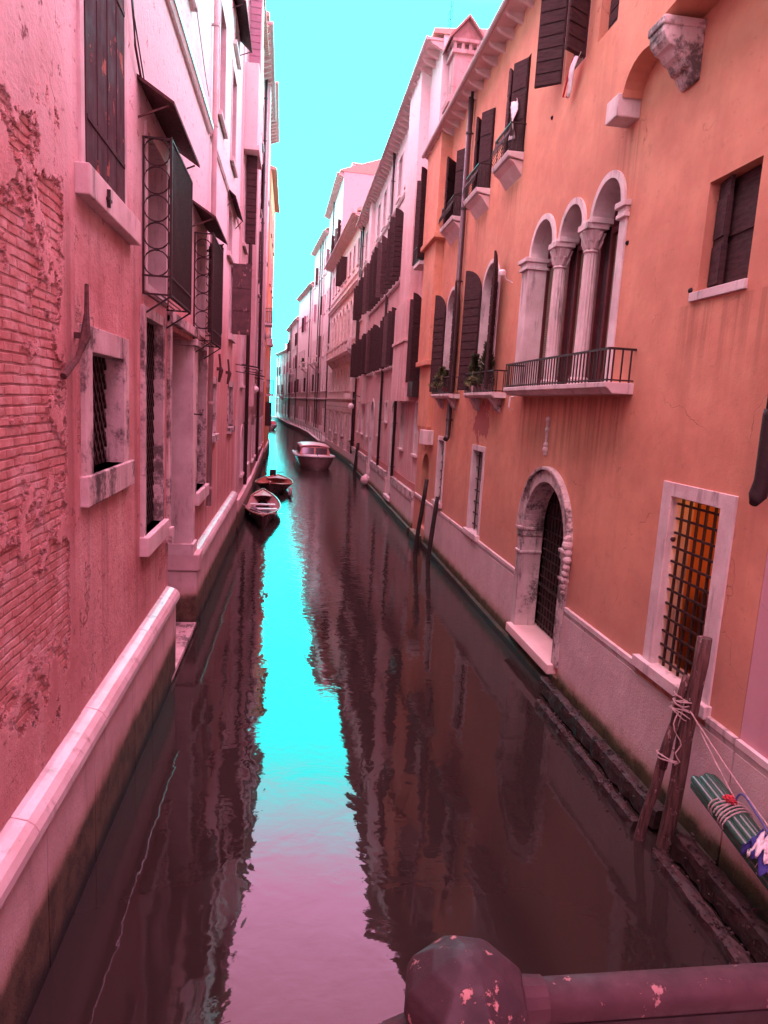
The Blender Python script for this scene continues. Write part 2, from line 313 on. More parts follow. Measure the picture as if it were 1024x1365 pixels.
# ================================================================== mesh tools
COL = SC.collection
class MB:
    """facade mode: coordinates are (along wall, out from wall, up)"""
    def __init__(s, fac=True): s.v = []; s.f = []; s.sg = -1 if fac else 1; s.sm = False
    def P(s, p): s.v.append((p[0], s.sg*p[1], p[2])); return len(s.v)-1
    def box(s, x0, x1, y0, y1, z0, z1):
        i = [s.P((x, y, z)) for x in (x0, x1) for y in (y0, y1) for z in (z0, z1)]
        for q in ((0,1,3,2),(4,6,7,5),(0,4,5,1),(2,3,7,6),(0,2,6,4),(1,5,7,3)): s.f.append([i[a] for a in q])
        return s
    def hexa(s, pts):   # 8 pts, order as box
        i = [s.P(p) for p in pts]
        for q in ((0,1,3,2),(4,6,7,5),(0,4,5,1),(2,3,7,6),(0,2,6,4),(1,5,7,3)): s.f.append([i[a] for a in q])
        return s
    def bar(s, a, b, w, h=None):
        h = h or w; a = Vector(a); b = Vector(b); d = (b-a).normalized()
        u = Vector((0,0,1)) if abs(d.z) < .9 else Vector((0,1,0))
        r_ = d.cross(u).normalized(); u = r_.cross(d)
        return s.hexa([p+r_*x*w/2+u*y*h/2 for p in (a, b) for x in (-1,1) for y in (-1,1)])
    def tube(s, pts, r, n=8, cap=True):
        pts = [Vector(p) for p in pts]; rings = []
        rr = r if isinstance(r, (list, tuple)) else [r]*len(pts)
        for i, p in enumerate(pts):
            d = (pts[min(i+1, len(pts)-1)]-pts[max(i-1, 0)]).normalized()
            u = Vector((0,0,1)) if abs(d.z) < .85 else Vector((0,1,0)) if abs(d.y) < .85 else Vector((1,0,0))
            if abs(d.z) >= .85: u = Vector((0,1,0))
            a = d.cross(u).normalized(); b = a.cross(d)
            rings.append([s.P(p+rr[i]*(a*math.cos(t)+b*math.sin(t))) for t in [2*math.pi*j/n for j in range(n)]])
        for A, B in zip(rings, rings[1:]):
            for j in range(n): s.f.append([A[j], A[(j+1)%n], B[(j+1)%n], B[j]])
        if cap: s.f.append(rings[0][::-1]); s.f.append(rings[-1])
        return s
    def lathe(s, c, prof, n=16, ph=0.):   # prof (r, z)
        rings = []
        for r_, z in prof:
            rings.append([s.P((c[0]+r_*math.cos(2*math.pi*j/n+ph), c[1]+r_*math.sin(2*math.pi*j/n+ph), c[2]+z)) for j in range(n)])
        for A, B in zip(rings, rings[1:]):
            for j in range(n): s.f.append([A[j], A[(j+1)%n], B[(j+1)%n], B[j]])
        s.f.append(rings[0][::-1]); s.f.append(rings[-1]); return s
    def extr(s, prof, x0, x1):   # closed profile [(out, z)] swept along the wall
        A = [s.P((x0, a, b)) for a, b in prof]; B = [s.P((x1, a, b)) for a, b in prof]; n = len(prof)
        for j in range(n): s.f.append([A[j], A[(j+1)%n], B[(j+1)%n], B[j]])
        s.f.append(A[::-1]); s.f.append(B); return s
    def prism(s, loop, d0, d1, holes=()):   # 2D loop [(s, z)] given thickness, with holes
        loops = [loop]+list(holes)
        tri = tessellate_polygon([[Vector((a, b, 0)) for a, b in L] for L in loops])
        flat = [p for L in loops for p in L]
        F = [s.P((a, d1, b)) for a, b in flat]; Bk = [s.P((a, d0, b)) for a, b in flat]
        for t in tri: s.f.append([F[i] for i in t]); s.f.append([Bk[i] for i in t][::-1])
        o = 0
        for L in loops:
            n = len(L)
            for j in range(n): s.f.append([F[o+j], F[o+(j+1)%n], Bk[o+(j+1)%n], Bk[o+j]])
            o += n
        return s
    def ball(s, c, r, n=12, sq=1.):
        return s.lathe(c, [(max(.001, r*math.sin(math.pi*i/n)), -r*sq*math.cos(math.pi*i/n)) for i in range(n+1)], n*2)
    def build(s, name, mat, parent=None, bevel=0., smooth=False, loc=None):
        me = bpy.data.meshes.new(name); me.from_pydata(s.v, [], s.f)
        bm = bmesh.new(); bm.from_mesh(me)
        bmesh.ops.remove_doubles(bm, verts=bm.verts, dist=1e-5) if smooth else None
        bmesh.ops.recalc_face_normals(bm, faces=bm.faces); bm.to_mesh(me); bm.free()
        me.materials.append(mat)
        if smooth:
            for p in me.polygons: p.use_smooth = True
        o = bpy.data.objects.new(name, me); COL.objects.link(o)
        if parent: o.parent = parent
        if loc: o.location = loc
        if bevel:
            b = o.modifiers.new('bevel', 'BEVEL'); b.width = bevel; b.segments = 2; b.limit_method = 'ANGLE'
        return o
def tag(o, label=None, cat=None, group=None, kind=None):
    for a, b in (('label', label), ('category', cat), ('group', group), ('kind', kind)):
        if b: o[a] = b
    return o
def thing(name, label, cat, loc=(0,0,0), rz=0., group=None):
    o = bpy.data.objects.new(name, None); COL.objects.link(o); o.location = loc; o.rotation_euler = (0,0,rz)
    o.empty_display_size = .2
    return tag(o, label, cat, group)

def rect(s0, s1, z0, z1): return [(s0,z0),(s1,z0),(s1,z1),(s0,z1)]
def arch(s0, s1, z0, z1, n=16):
    r = (s1-s0)/2; c = (s0+s1)/2; zc = z1-r
    return [(s0,z0),(s1,z0)]+[(c+r*math.cos(math.pi*j/n), zc+r*math.sin(math.pi*j/n)) for j in range(n+1)]

class Fac:
    def __init__(s, name, label, o, e, H, mat, right=True, depth=8., z0=-1., group=None, cat='house'):
        """o, e: the two ends of the facade line, far then near on the right bank, near then far on the left"""
        s.o = Vector(o); d = Vector(e)-s.o; s.L = d.length; s.a = d/s.L; s.H = H; s.z0 = z0; s.mat = mat; s.depth = depth
        s.root = thing(name, label, cat, (o[0], o[1], 0), math.atan2(d.y, d.x), group)
        s.holes = []; s.lined = []
    def S(s, Y): return (Y-s.o.y)/s.a.y
    def r(s, Ya, Yb): return sorted((s.S(Ya), s.S(Yb)))
    def part(s, mb, name, mat, parent=None, bevel=0., smooth=False): return mb.build(name, mat, parent or s.root, bevel, smooth)
    def hole(s, loop, depth): s.holes.append(loop); s.lined.append(depth)
    def finish(s, roof=True, slope=.32, thick=.12, over=.35, tilemat=None):
        mb = MB(); loops = [rect(0, s.L, s.z0, s.H)]+s.holes
        flat = [p for L in loops for p in L]
        tri = tessellate_polygon([[Vector((a, b, 0)) for a, b in L] for L in loops])
        F = [mb.P((a, 0, b)) for a, b in flat]
        for t in tri: mb.f.append([F[i] for i in t])
        # the other five sides of the block
        c = [mb.P((x, -y, z)) for x in (0, s.L) for y in (0, s.depth) for z in (s.z0, s.H)]
        for q in ((0,1,3,2),(4,5,7,6),(2,3,7,6),(1,3,7,5)): mb.f.append([c[i] for i in q])
        o = len(loops[0])
        for L, dp in zip(s.holes, s.lined):
            n = len(L)
            if dp:
                B = [mb.P((a, -dp, b)) for a, b in L]
                for j in range(n): mb.f.append([F[o+j], F[o+(j+1)%n], B[(j+1)%n], B[j]])
            o += n
        w_ = mb.build('wall', s.mat, s.root)
        if roof:
            D = s.depth; t = thick
            rb = MB(); z = s.H+.004
            rb.extr([(over, z-.02), (over, z+t), (-D/2, z+t+slope*(D/2+over)), (-D-.2, z+t), (-D-.2, z-.02)], -.04, s.L+.04)
            s.roof = rb.build('roof', tilemat or TILE, s.root)
        return w_

def leaf_mesh(wd, ht, top=False, step=.2, t=.04):
    """one boarded shutter leaf, hinge edge at origin"""
    mb = MB(False)
    if top:   # quarter arched head
        n = 8; pr = [(0,0),(wd,0)]+[(wd-wd*math.sin(math.pi/2*j/n), ht-wd*.9+wd*.9*math.cos(math.pi/2*j/n)) for j in range(0,n+1)]
        mb.prism(pr, -t/2, t/2)
    else: mb.box(0, wd, -t/2, t/2, 0, ht)
    z = step*.5; hm = ht-wd*.9 if top else ht
    while z < hm-step*.2:
        for sd in (-1, 1): mb.box(.015, wd-.015, sd*t/2, sd*(t/2+.014), z-step*.42, z+step*.42)
        z += step
    return mb
LEAVES = {}
def leaf(parent, s_, d, z, wd, ht, ang, mat=None, top=False, step=.2):
    key = (round(wd,2), round(ht,2), top, step, (mat or WOODK).name)
    if key not in LEAVES:
        o = leaf_mesh(wd, ht, top, step).build('shutter', mat or WOODK, parent); LEAVES[key] = o
    else:
        o = LEAVES[key].copy(); COL.objects.link(o); o.parent = parent
    o.location = (s_, -d, z); o.rotation_euler = (0, 0, R(ang)); return o

def grid(mb, s0, s1, z0, z1, d, nx, nz, r_=.012):
    for i in range(nx):
        x = s0+(s1-s0)*(i+.5)/nx; mb.box(x-r_, x+r_, d-r_, d+r_, z0, z1)
    for j in range(nz):
        z = z0+(z1-z0)*(j+.5)/nz; mb.box(s0, s1, d+r_*.7, d+r_*2.2, z-r_, z+r_)
def lattice(mb, s0, s1, z0, z1, d, st=.22, w_=.035):
    n = int((s1-s0+z1-z0)/st)+2
    for sg in (0, 1):
        for i in range(-n, n):
            c = i*st; pts = []
            for q in range(2):
                pass
            # line: z - z0 = (s - s0)*1.5*(+-1) + c
            a = 1.5 if sg == 0 else -1.5
            xs = [s0, s1]; P = []
            lo, hi = s0, s1
            f = lambda x: z0+(x-s0)*a+c+(0 if sg == 0 else (z1-z0))
            cand = [(s0, f(s0)), (s1, f(s1)), (s0+(z0-f(s0))/a, z0), (s0+(z1-f(s0))/a, z1)]
            P = sorted({(round(x,4), round(z,4)) for x, z in cand if s0-1e-6 <= x <= s1+1e-6 and z0-1e-6 <= z <= z1+1e-6})
            if len(P) >= 2 and math.dist(P[0], P[-1]) > .03:
                dd = d+(.012 if sg else 0)
                mb.bar((P[0][0], dd, P[0][1]), (P[-1][0], dd, P[-1][1]), .03, w_)

def window(f, Ya, Yb, z0, z1, ar=False, frame=.14, proud=.03, recess=.2, fill='dark', sill=.10, leaves=None, lw=None, la=(-85,-95),
           mat=None, bars=None, name='window', lm=None, fb=None, label=None, mull=True):
    s0, s1 = f.r(Ya, Yb); mat = mat or STONE; fb = frame if fb is None else fb
    L = arch if ar else rect
    if frame:
        outer = L(s0-frame, s1+frame, z0-fb, z1+frame); inner = L(s0, s1, z0, z1)
        e = .012
        f.hole(L(s0-frame+e, s1+frame-e, z0-fb+e, z1+frame-e), 0)
        w_ = f.part(MB().prism(outer, -recess-.05, proud, [inner[::-1]]), name, mat, bevel=.006)
    else:
        f.hole(L(s0, s1, z0, z1), recess+.02)
        w_ = None
    g = .004
    if fill in ('dark', 'glass', 'door', 'closed', 'blind'):
        m_ = {'dark': DARK, 'glass': GLASS, 'door': VOIDW, 'closed': WOODK, 'blind': BLIND}[fill]
        mb = MB().prism(L(s0-g, s1+g, z0-g, z1+g), -recess-.04, -recess)
        if w_ is None: w_ = f.part(mb, name, m_)
        else: f.part(mb, 'door_leaf' if fill == 'door' else 'shutter' if fill == 'closed' else 'pane', m_, w_)
        if fill == 'closed' or fill == 'door':
            b2 = MB(); c = (s0+s1)/2; zt = z1-(s1-s0)/2 if ar else z1
            for a_, b_ in ((s0+.03, c-.01), (c+.01, s1-.03)):
                z = z0+.03
                while z < zt-.06:
                    b2.box(a_, b_, -recess, -recess+.018, z, min(z+.17, zt-.02)); z += .19
            f.part(b2, 'boards', m_, w_)
        if fill == 'glass' and mull:
            b2 = MB(); c = (s0+s1)/2
            b2.box(c-.025, c+.025, -recess+.002, -recess+.03, z0, z1-(.02 if not ar else .1))
            b2.box(s0, s1, -recess+.001, -recess+.026, z0+(z1-z0)*.62, z0+(z1-z0)*.62+.04)
            for a_ in (s0, s1-.04): b2.box(a_, a_+.04, -recess+.001, -recess+.026, z0, z1 if not ar else z1-(s1-s0)/2)
            f.part(b2, 'sash', WOODR if mat is not WOODR else WOODK, w_)
    if sill:
        f.part(MB().box(s0-frame-.05, s1+frame+.05, -recess+.01, proud+.07, z0-sill, z0+.006), 'sill', mat if mat in (STONE, STONED) else STONE, w_, .008)
    if bars:
        b2 = MB()
        if bars[0] == 'grid': grid(b2, s0, s1, z0, z1, -recess*bars[3] if len(bars) > 3 else -recess*.4, bars[1], bars[2])
        else: lattice(b2, s0, s1, z0, z1, -recess*.5, bars[1])
        f.part(b2, 'grille', IRON, w_)
    if leaves:
        la = tuple(a+random.uniform(-9,9) for a in la)
        lw = lw or (s1-s0)/2; h_ = z1-z0+.04
        if leaves in ('both', 'hi'): leaf(w_, s1+.02, proud+.03, z0-.02, lw, h_, la[0], lm, ar)
        if leaves in ('both', 'lo'): leaf(w_, s0-.02, proud+.03, z0-.02, lw, h_, la[1], lm, ar)
    if label: w_['label'] = label
    return w_

def railing(f, Ya, Yb, z0, z1, d, sp=.11, belly=0., parent=None, r_=.009, name='railing'):
    s0, s1 = f.r(Ya, Yb); mb = MB()
    def pk(t): return d+belly*math.sin(math.pi*min(1, t*1.2))*(1-t)
    mb.bar((s0,d,z1),(s1,d,z1),.035,.03); mb.bar((s0,d,z0+.03),(s1,d,z0+.03),.025,.02)
    for x in (s0, s1): mb.bar((x,0,z1),(x,d,z1),.03,.03); mb.bar((x,0,z0+.03),(x,d,z0+.03),.02,.02)
    n = max(2, int((s1-s0)/sp))
    for i in range(n+1):
        x = s0+(s1-s0)*i/n
        if belly: mb.tube([(x, pk(t/4), z0+.03+(z1-z0-.03)*t/4) for t in range(5)], r_, 5)
        else: mb.bar((x,d,z0),(x,d,z1),r_*2,r_*2)
    m_ = max(1, int(d/sp))
    for x in (s0, s1):
        for i in range(m_):
            y = d*(i+.5)/m_; mb.bar((x,y,z0),(x,y,z1),r_*2,r_*2)
    return f.part(mb, name, IRON, parent)

def pipe(f, Y, z0, z1, r_=.055, d=.09, mat=None, elbow=True, step=1.9):
    s_ = f.S(Y); mb = MB(); pts = [(s_,d,z1),(s_,d,z0+.12)]
    if elbow: pts += [(s_+.04,d+.03,z0+.04),(s_+.10,d+.08,z0-.03)]
    mb.tube(pts, r_, 12); p = mb.build('downpipe', mat or PIPE, f.root, smooth=False)
    for q in p.data.polygons: q.use_smooth = len(q.vertices) == 4
    c = MB(); z = z0+.5
    while z < z1:
        c.tube([(s_,d,z),(s_,d,z+.05)], r_+.012, 12); c.box(s_-.02, s_+.02, -.01, d, z+.01, z+.04); z += step
    c.build('pipe_bracket', mat or PIPE, p)
    return p

def modillions(f, Ya, Yb, z, out_=.42, sp=.55, w_=.12, h_=.2, mat=None, gutter=True, slab=.08):
    s0, s1 = f.r(Ya, Yb); mb = MB(); n = int((s1-s0)/sp)
    for i in range(n+1):
        x = s0+.1+(s1-s0-.2)*i/max(1, n)
        mb.hexa([(x+a*w_/2, b, c) for a in (-1,1) for b, c in ((0,z-h_),(0,z),(out_*.75,z-h_*.35),(out_*.92,z))])
    mb.box(s0, s1, -.02, out_, z+.001, z+slab)
    o = f.part(mb, 'eave', mat or TERR)
    if gutter:
        g_ = MB(); g_.tube([(s0,out_+.05,z+slab*.6),(s1,out_+.05,z+slab*.6)], .065, 8); f.part(g_, 'gutter', PIPEP, o)
    return o

def band(f, Ya, Yb, z0, z1, d=.06, mat=None, name='string_course'):
    s0, s1 = f.r(Ya, Yb); h_ = z1-z0
    mb = MB().extr([(-.01,z0),(d*.55,z0),(d*.8,z0+h_*.45),(d,z0+h_*.55),(d,z1),(-.01,z1)], s0, s1)
    return f.part(mb, name, mat or STONE)

def flue(f, Ya, Yb, z0, z1, d=.4, mat=None, taper=True, name='chimney_breast', rings=()):
    """chimney breast standing out from the facade on a sloping foot"""
    s0, s1 = f.r(Ya, Yb)
    foot = .0 if not taper else .8
    mb = MB().box(s0, s1, -.01, d, z0, z1)
    if taper:
        c = (s0+s1)/2
        mb.hexa([(c+a*(s1-s0)*(.1 if b < 0 else .5)*1., (.02 if b < 0 else d)*e, z0-foot if b < 0 else z0-.001) for a in (-1,1) for e in (0,1) for b in (-1,1)])
    o = f.part(mb, name, mat or f.mat)
    for (za, zb) in rings:
        f.part(MB().box(s0-.06, s1+.06, -.01, d+.06, za, zb), 'moulding', mat or f.mat, o, .02)
    return o

def blocks(f, Ya, Yb, z0, z1, d0, d1, w_, mat, name, prof=None, bevel=.012, rnd=.25, parent=None):
    s0, s1 = f.r(Ya, Yb); mb = MB(); x = s0
    while x < s1-.05:
        nx = min(s1, x+w_*(1+random.uniform(-rnd, rnd)))
        if s1-nx < w_*.35: nx = s1
        if prof: mb.extr(prof, x+.004, nx-.004)
        else: mb.box(x+.004, nx-.004, d0, d1, z0, z1)
        x = nx
    return f.part(mb, name, mat, parent, bevel)

# ================================================================== water
wm = MB(False)
ys = [-60, 0, 10, 30, 60, 120, 500]
wm.v = [(-250, -60, 0), (250, -60, 0), (250, 600, 0), (-250, 600, 0)]; wm.f = [(0,1,2,3)]
wo = wm.build('water', WATER); tag(wo, kind='structure')

# ================================================================== LEFT BANK
LX = -1.92
# ---- peeling rose house beside the bridge (Y -8 .. 15.4)
A = Fac('house', 'peeling rose house with bare brick patches, lattice window and stone ledge, nearest on the left', (LX, -8), (LX, 15.4), 17.5, PEEL)
A.part(MB().box(A.S(9.02), A.S(9.3), -.3, -.001, 2.3, 2.31), 'threshold', STONED)
A.root.children[0].data.materials[0] = STONED
# finely divided stretch of the same wall so its lost render and brick courses have real relief
sa, sb_, za, zb = 11.3, 14.40, 1.53, 9.4
A.hole(rect(sa, sb_, za, zb), 0)
st_ = .0125; nx, nz_ = int((sb_-sa)/st_), int((zb-za)/st_)
me = bpy.data.meshes.new('wall')
vs = [(sa+(sb_-sa)*i/nx, 0, za+(zb-za)*j/nz_) for j in range(nz_+1) for i in range(nx+1)]
fs = [(j*(nx+1)+i, j*(nx+1)+i+1, (j+1)*(nx+1)+i+1, (j+1)*(nx+1)+i) for j in range(nz_) for i in range(nx)]
me.from_pydata(vs, [], fs); me.materials.append(PEELD)
me.polygons.foreach_set('use_smooth', [True]*len(fs))
ob = bpy.data.objects.new('wall', me); COL.objects.link(ob); ob.parent = A.root
# lattice window
wn = window(A, 6.78, 7.98, 3.79, 4.93, frame=.235, proud=.045, recess=.34, fill='dark', sill=.0, mat=STONED, bars=('lat', .21), name='window')
A.part(MB().box(A.S(6.50), A.S(8.36), -.3, .075, 3.50, 3.79), 'sill', STONED, wn, .012)
# big shuttered window above, its stone sill with an iron catch
w2 = window(A, 6.68, 8.10, 6.5, 9.3, frame=.11, proud=.03, recess=.10, fill='dark', sill=0, mat=STONE)
sb = MB(False).box(0, 1.38, -.035, .035, 0, 2.78)
for zz in (.42, 1.9): sb.box(.02, 1.36, -.045, -.036, zz, zz+.05)
for xx in (.34, .69, 1.03): sb.box(xx-.006, xx+.006, -.042, -.030, .02, 2.76)
o = sb.build('shutter', WOODG, w2, .006); o.location = (A.S(6.70), -.0, 6.51)
slb = A.part(MB().box(A.S(6.47), A.S(8.48), -.01, .12, 6.24, 6.50), 'sill', STONE, w2, .012)
A.part(MB().box(A.S(7.02), A.S(7.05), .12, .15, 6.28, 6.44).box(A.S(6.99), A.S(7.12), .12, .145, 6.34, 6.365), 'catch', IRON, slb)
# tall latticed opening with grille cage above
w3 = window(A, 9.12, 10.25, 2.72, 5.52, frame=.13, proud=.05, recess=.20, fill='dark', sill=.0, mat=STONED, bars=('lat', .19), fb=.02)
A.part(MB().box(A.S(8.95), A.S(10.42), -.3, .12, 2.46, 2.72), 'sill', STONE, w3, .015)
# water portal: stone jambs, recessed panelled door
s0, s1 = A.r(10.98, 13.34); A.hole(rect(s0, s1, .10, 5.56), .92)
dr = A.part(MB().box(s0, s1, -.99, -.92, .09, 5.57), 'door', VOIDW)
A.part(MB().box(A.S(13.20), A.S(13.33), -.915, -.42, .145, 2.95), 'door_leaf', SLATE, dr)
dl = MB().box(A.S(13.20), A.S(13.33), -.915, -.42, 2.96, 5.5)
for za, zb in ((3.2,4.5),(4.7,5.3)): dl.box(A.S(13.17), A.S(13.20), -.80, -.52, za, zb)
A.part(dl, 'door_leaf', VOIDW, dr)
dp = MB()
for a in (12.1, 12.72):
    for za, zb in ((.9, 2.0), (2.15, 3.1), (3.3, 4.75)):
        x0, x1 = A.r(a, a+.5); dp.prism(rect(x0,x1,za,zb), -.548, -.52, [rect(x0+.06,x1-.06,za+.06,zb-.06)[::-1]])
A.part(dp, 'door_panel', VOIDW, dr)
A.part(MB().box(A.S(12.0), A.S(13.24), -.56, -.535, .5, 2.9), 'door_leaf', SLATE, dr)
A.part(MB().box(A.S(11.9), A.S(13.28), -.548, -.42, 4.82, 4.98).box(A.S(11.9), A.S(13.28), -.548, -.46, 5.4, 5.55), 'transom', VOIDW, dr)
A.part(MB().box(A.S(10.80), A.S(10.98), -.5, .05, 2.5, 5.75).box(A.S(10.80), A.S(11.0), -.5, .10, 2.25, 2.5), 'door_jamb', STONED, dr, .01)
A.part(MB().box(A.S(10.80), A.S(13.7), -.06, .09, 5.64, 5.80), 'door_lintel', STONED, dr, .012)
A.part(MB().box(A.S(10.5), A.S(13.5), -.55, .15, .04, .14), 'door_step', STONED, dr, .012)
pj = MB().box(A.S(13.28), A.S(13.66), -.42, .05, 1.5, 5.48).box(A.S(13.24), A.S(13.70), -.44, .11, 5.48, 5.60).box(A.S(13.22), A.S(13.72), -.45, .09, 1.5, 1.72)
A.part(pj, 'pilaster', STONE, None, .012)
pb = MB().box(A.S(13.22), A.S(13.75), -.58, .20, 1.18, 1.52).box(A.S(13.26), A.S(13.74), -.57, .15, -.6, 1.17)
A.part(pb, 'pilaster_base', BASE_L, None, .03)
h = MB(); h.tube([(A.S(13.35), .05, 4.22), (A.S(13.33), .2, 4.22), (A.S(13.33), .22, 4.32)], .014, 6); A.part(h, 'hook', IRON)
# opening under the second cage
w4 = window(A, 13.82, 15.2, 2.66, 5.50, frame=.13, proud=.05, recess=.2, fill='dark', mat=STONED, sill=0, fb=.02)
A.part(MB().box(A.S(13.70), A.S(15.36), -.3, .12, 2.40, 2.66), 'sill', STONE, w4, .015)
# upper windows behind the cages
def cage(f, Ya, Yb, z0, z1, d, parent):
    s0, s1 = f.r(Ya, Yb); mb = MB()
    for z in (z0, z1, z0+.22): mb.bar((s0,d,z),(s1,d,z),.03,.022); mb.bar((s0,0,z),(s0,d,z),.03,.022); mb.bar((s1,0,z),(s1,d,z),.03,.022)
    n = int((s1-s0)/.085)
    for i in range(n+1): x = s0+(s1-s0)*i/n; mb.bar((x,d,z0-.04),(x,d,z1+.03),.016,.016)
    for x in (s0, s1):
        mb.bar((x,.015,z0),(x,.015,z1),.024,.024); mb.bar((x,d,z0),(x,d,z1),.03,.03)
        rr = (d-.03)/2; z = z0+.22+rr
        while z+rr < z1+.01:
            mb.tube([(x, .015+rr+rr*math.cos(t*math.pi/9), z+rr*math.sin(t*math.pi/9)) for t in range(19)], .010, 6, False); z += 2*rr+.012
    mb.bar((s0,0,z0-.26),(s0,d,z0-.02),.03,.02); mb.bar((s1,0,z0-.26),(s1,d,z0-.02),.03,.02)
    for i in range(4): y = d*(i+.6)/4; mb.bar((s0,y,z0),(s1,y,z0),.014,.014)
    return f.part(mb, 'window_cage', IRON, parent)
def canopy(f, Ya, Yb, z, d, drop, mat=None, parent=None):
    s0, s1 = f.r(Ya, Yb); mb = MB()
    mb.hexa([(x, y, zz) for x in (s0, s1) for y, zz in ((-.01, z-.04), (-.01, z), (d, z-drop-.04), (d, z-drop))])
    for x in (s0+.06, s1-.06): mb.bar((x,0,z-.45),(x,d*.85,z-drop-.03),.02)
    return f.part(mb, 'canopy', mat or RUSTY, parent)
w5 = window(A, 9.30, 10.55, 5.95, 7.75, frame=.1, recess=.25, fill='glass', sill=0)
cage(A, 9.1, 10.75, 5.80, 7.62, .34, w5); canopy(A, 8.8, 11.0, 8.20, .42, .26, parent=w5)
w6 = window(A, 13.6, 14.9, 5.85, 7.6, frame=.1, recess=.25, fill='glass', sill=0)
cage(A, 13.45, 15.05, 5.60, 7.52, .34, w6); canopy(A, 13.15, 15.3, 8.02, .42, .26, parent=w6)
leaf(w6, A.S(15.2), .05, 5.9, .3, 1.75, -82, WOODP, False, .62)
band(A, -8, 15.3, 9.86, 10.02, .10, COPING)
for Y in (11.6,):
    window(A, Y, Y+1.1, 11.0, 13.2, frame=.12, recess=.25, fill='glass')
# iron tie anchor
an = MB(); an.tube([(A.S(6.53), .07, 5.50), (A.S(6.45), .09, 5.25), (A.S(6.38), .10, 5.05), (A.S(6.22), .08, 4.85), (A.S(5.93), .05, 4.68)], [.018,.022,.045,.024,.03], 7)
an.box(A.S(6.35), A.S(6.40), 0, .11, 5.02, 5.07)
A.part(an, 'wall_anchor', RUSTY)
cb = MB(); pts = [(A.S(8.30), .03, 13), (A.S(8.30), .03, 9.3), (A.S(8.32), .04, 8.9), (A.S(8.42), .05, 8.6), (A.S(8.5), .05, 8.35), (A.S(8.9), .04, 8.12)]
cb.tube(pts, .014, 6); cb.tube([(A.S(8.38), .03, 13), (A.S(8.36), .03, 9.0), (A.S(8.34), .05, 8.7), (A.S(8.9), .06, 8.18)], .009, 5)
A.part(cb, 'cable', IRON)
cb = MB(); cb.tube([(A.S(11+i*.43), .05-.0*i, 11.6-i*.13-.06*math.sin(i)) for i in range(10)], .008, 5); A.part(cb, 'cable', IRON)
# ledge and base
prof = [(-.02,1.30),(.14,1.285),(.185,1.295),(.205,1.34),(.20,1.40),(.17,1.455),(.12,1.49),(.05,1.51),(-.02,1.525)]
blocks(A, -8, 10.95, 0, 0, 0, 0, 2.3, COPING, 'ledge', prof, .008)
blocks(A, -8, 10.90, -.8, 1.287, -.01, .15, 1.35, BASE_L, 'plinth', None, .012)
blocks(A, 13.76, 15.4, 0, 0, 0, 0, 2.1, COPING, 'ledge', prof, .008)
blocks(A, 13.76, 15.4, -.8, 1.265, -.01, .155, 1.2, BASE_L, 'plinth')
A.finish()

# ---- second house (15.4 .. 23.3)
B = Fac('house', 'narrow rose house with two small stone-framed windows and iron wall anchors', (LX, 15.4), (LX, 23.3), 17, ROSE2)
window(B, 16.0, 17.2, 3.66, 4.86, frame=.17, recess=.3, mat=STONED, sill=.16)
window(B, 20.6, 21.9, 3.66, 4.86, frame=.17, recess=.3, mat=STONED, sill=.16)
for Y in (17.5, 19.75):
    mb = MB(); mb.tube([(B.S(Y), .06, 5.6), (B.S(Y), .09, 5.3), (B.S(Y), .11, 5.22), (B.S(Y), .06, 4.92)], [.03,.03,.06,.035], 6); mb.box(B.S(Y)-.03, B.S(Y)+.03, 0, .08, 5.2, 5.28); B.part(mb, 'wall_anchor', RUSTY)
w7 = window(B, 20.45, 21.6, 6.35, 8.25, frame=.14, recess=.2, fill='glass', sill=.16)
leaf(w7, B.S(20.42)+.0, .07, 6.35, .52, 1.95, -88, WOODP, False, .62)
w8 = window(B, 19.5, 20.6, 8.4, 9.6, frame=.1, recess=.2, fill='dark'); canopy(B, 19.3, 21.9, 10.0, .22, .2, WOODK, w8)
for (ya, yb, za, zb) in ((16.9, 18.1, 10.9, 13.2), (19.9, 21.1, 10.9, 13.2)):
    w9 = window(B, ya, yb, za, zb, frame=.1, recess=.25, fill='closed')
canopy(B, 19.6, 22.2, 14.9, .35, .3, WOODK)
window(B, 16.9, 18.1, 14.3, 16.2, frame=.1, recess=.25, fill='closed'); window(B, 20.2, 21.4, 13.9, 15.6-.9, frame=.08, recess=.25, fill='closed')
pipe(B, 15.55, 2.0, 17, .055, .09, PIPEP, False)
blocks(B, 15.41, 22.6, 0, 0, 0, 0, 2.1, COPING, 'ledge', prof, .008)
blocks(B, 15.41, 22.7, -.8, 1.265, -.01, .155, 1.2, BASE_L, 'plinth')
mb = MB(); mb.bar((B.S(22.9), 0, 5.62), (B.S(22.9), .75, 5.55), .03); mb.bar((B.S(23.1), 0, 5.4), (B.S(23.1), .9, 5.3), .03); B.part(mb, 'iron_rod', IRON)
band(B, 15.45, 23.25, 9.88, 9.98, .05)
B.finish()

# ---- third (23.3 .. 31) with boarded shutters and a flue on a corbel
C_ = Fac('house', 'tall pale house with mauve boarded shutters and a hanging flue, third on the left', (LX+.06, 23.3), (LX+.06, 31), 18.5, PALE)
for (ya, yb, za, zb) in ((24.0, 25.1, 9.6, 12.4), (24.0, 25.1, 14.9, 17.4), (28.7, 29.8, 9.6, 12.4), (26.2, 27.2, 12.6, 14.2)):
    w_ = window(C_, ya, yb, za, zb, frame=.1, recess=.2, fill='glass'); leaf(w_, C_.S(ya), .07, za, .34, zb-za, -85, WOODM if za > 12 else WOODK) if ya < 25 else None
window(C_, 24.3, 25.2, 5.0, 7.2, frame=.12, recess=.2, fill='dark'); window(C_, 28.2, 29.0, 1.9, 3.6, frame=.1, recess=.2, fill='dark')
window(C_, 25.0, 26.0, 1.8, 3.5, ar=True, frame=.1, recess=.25, fill='dark')
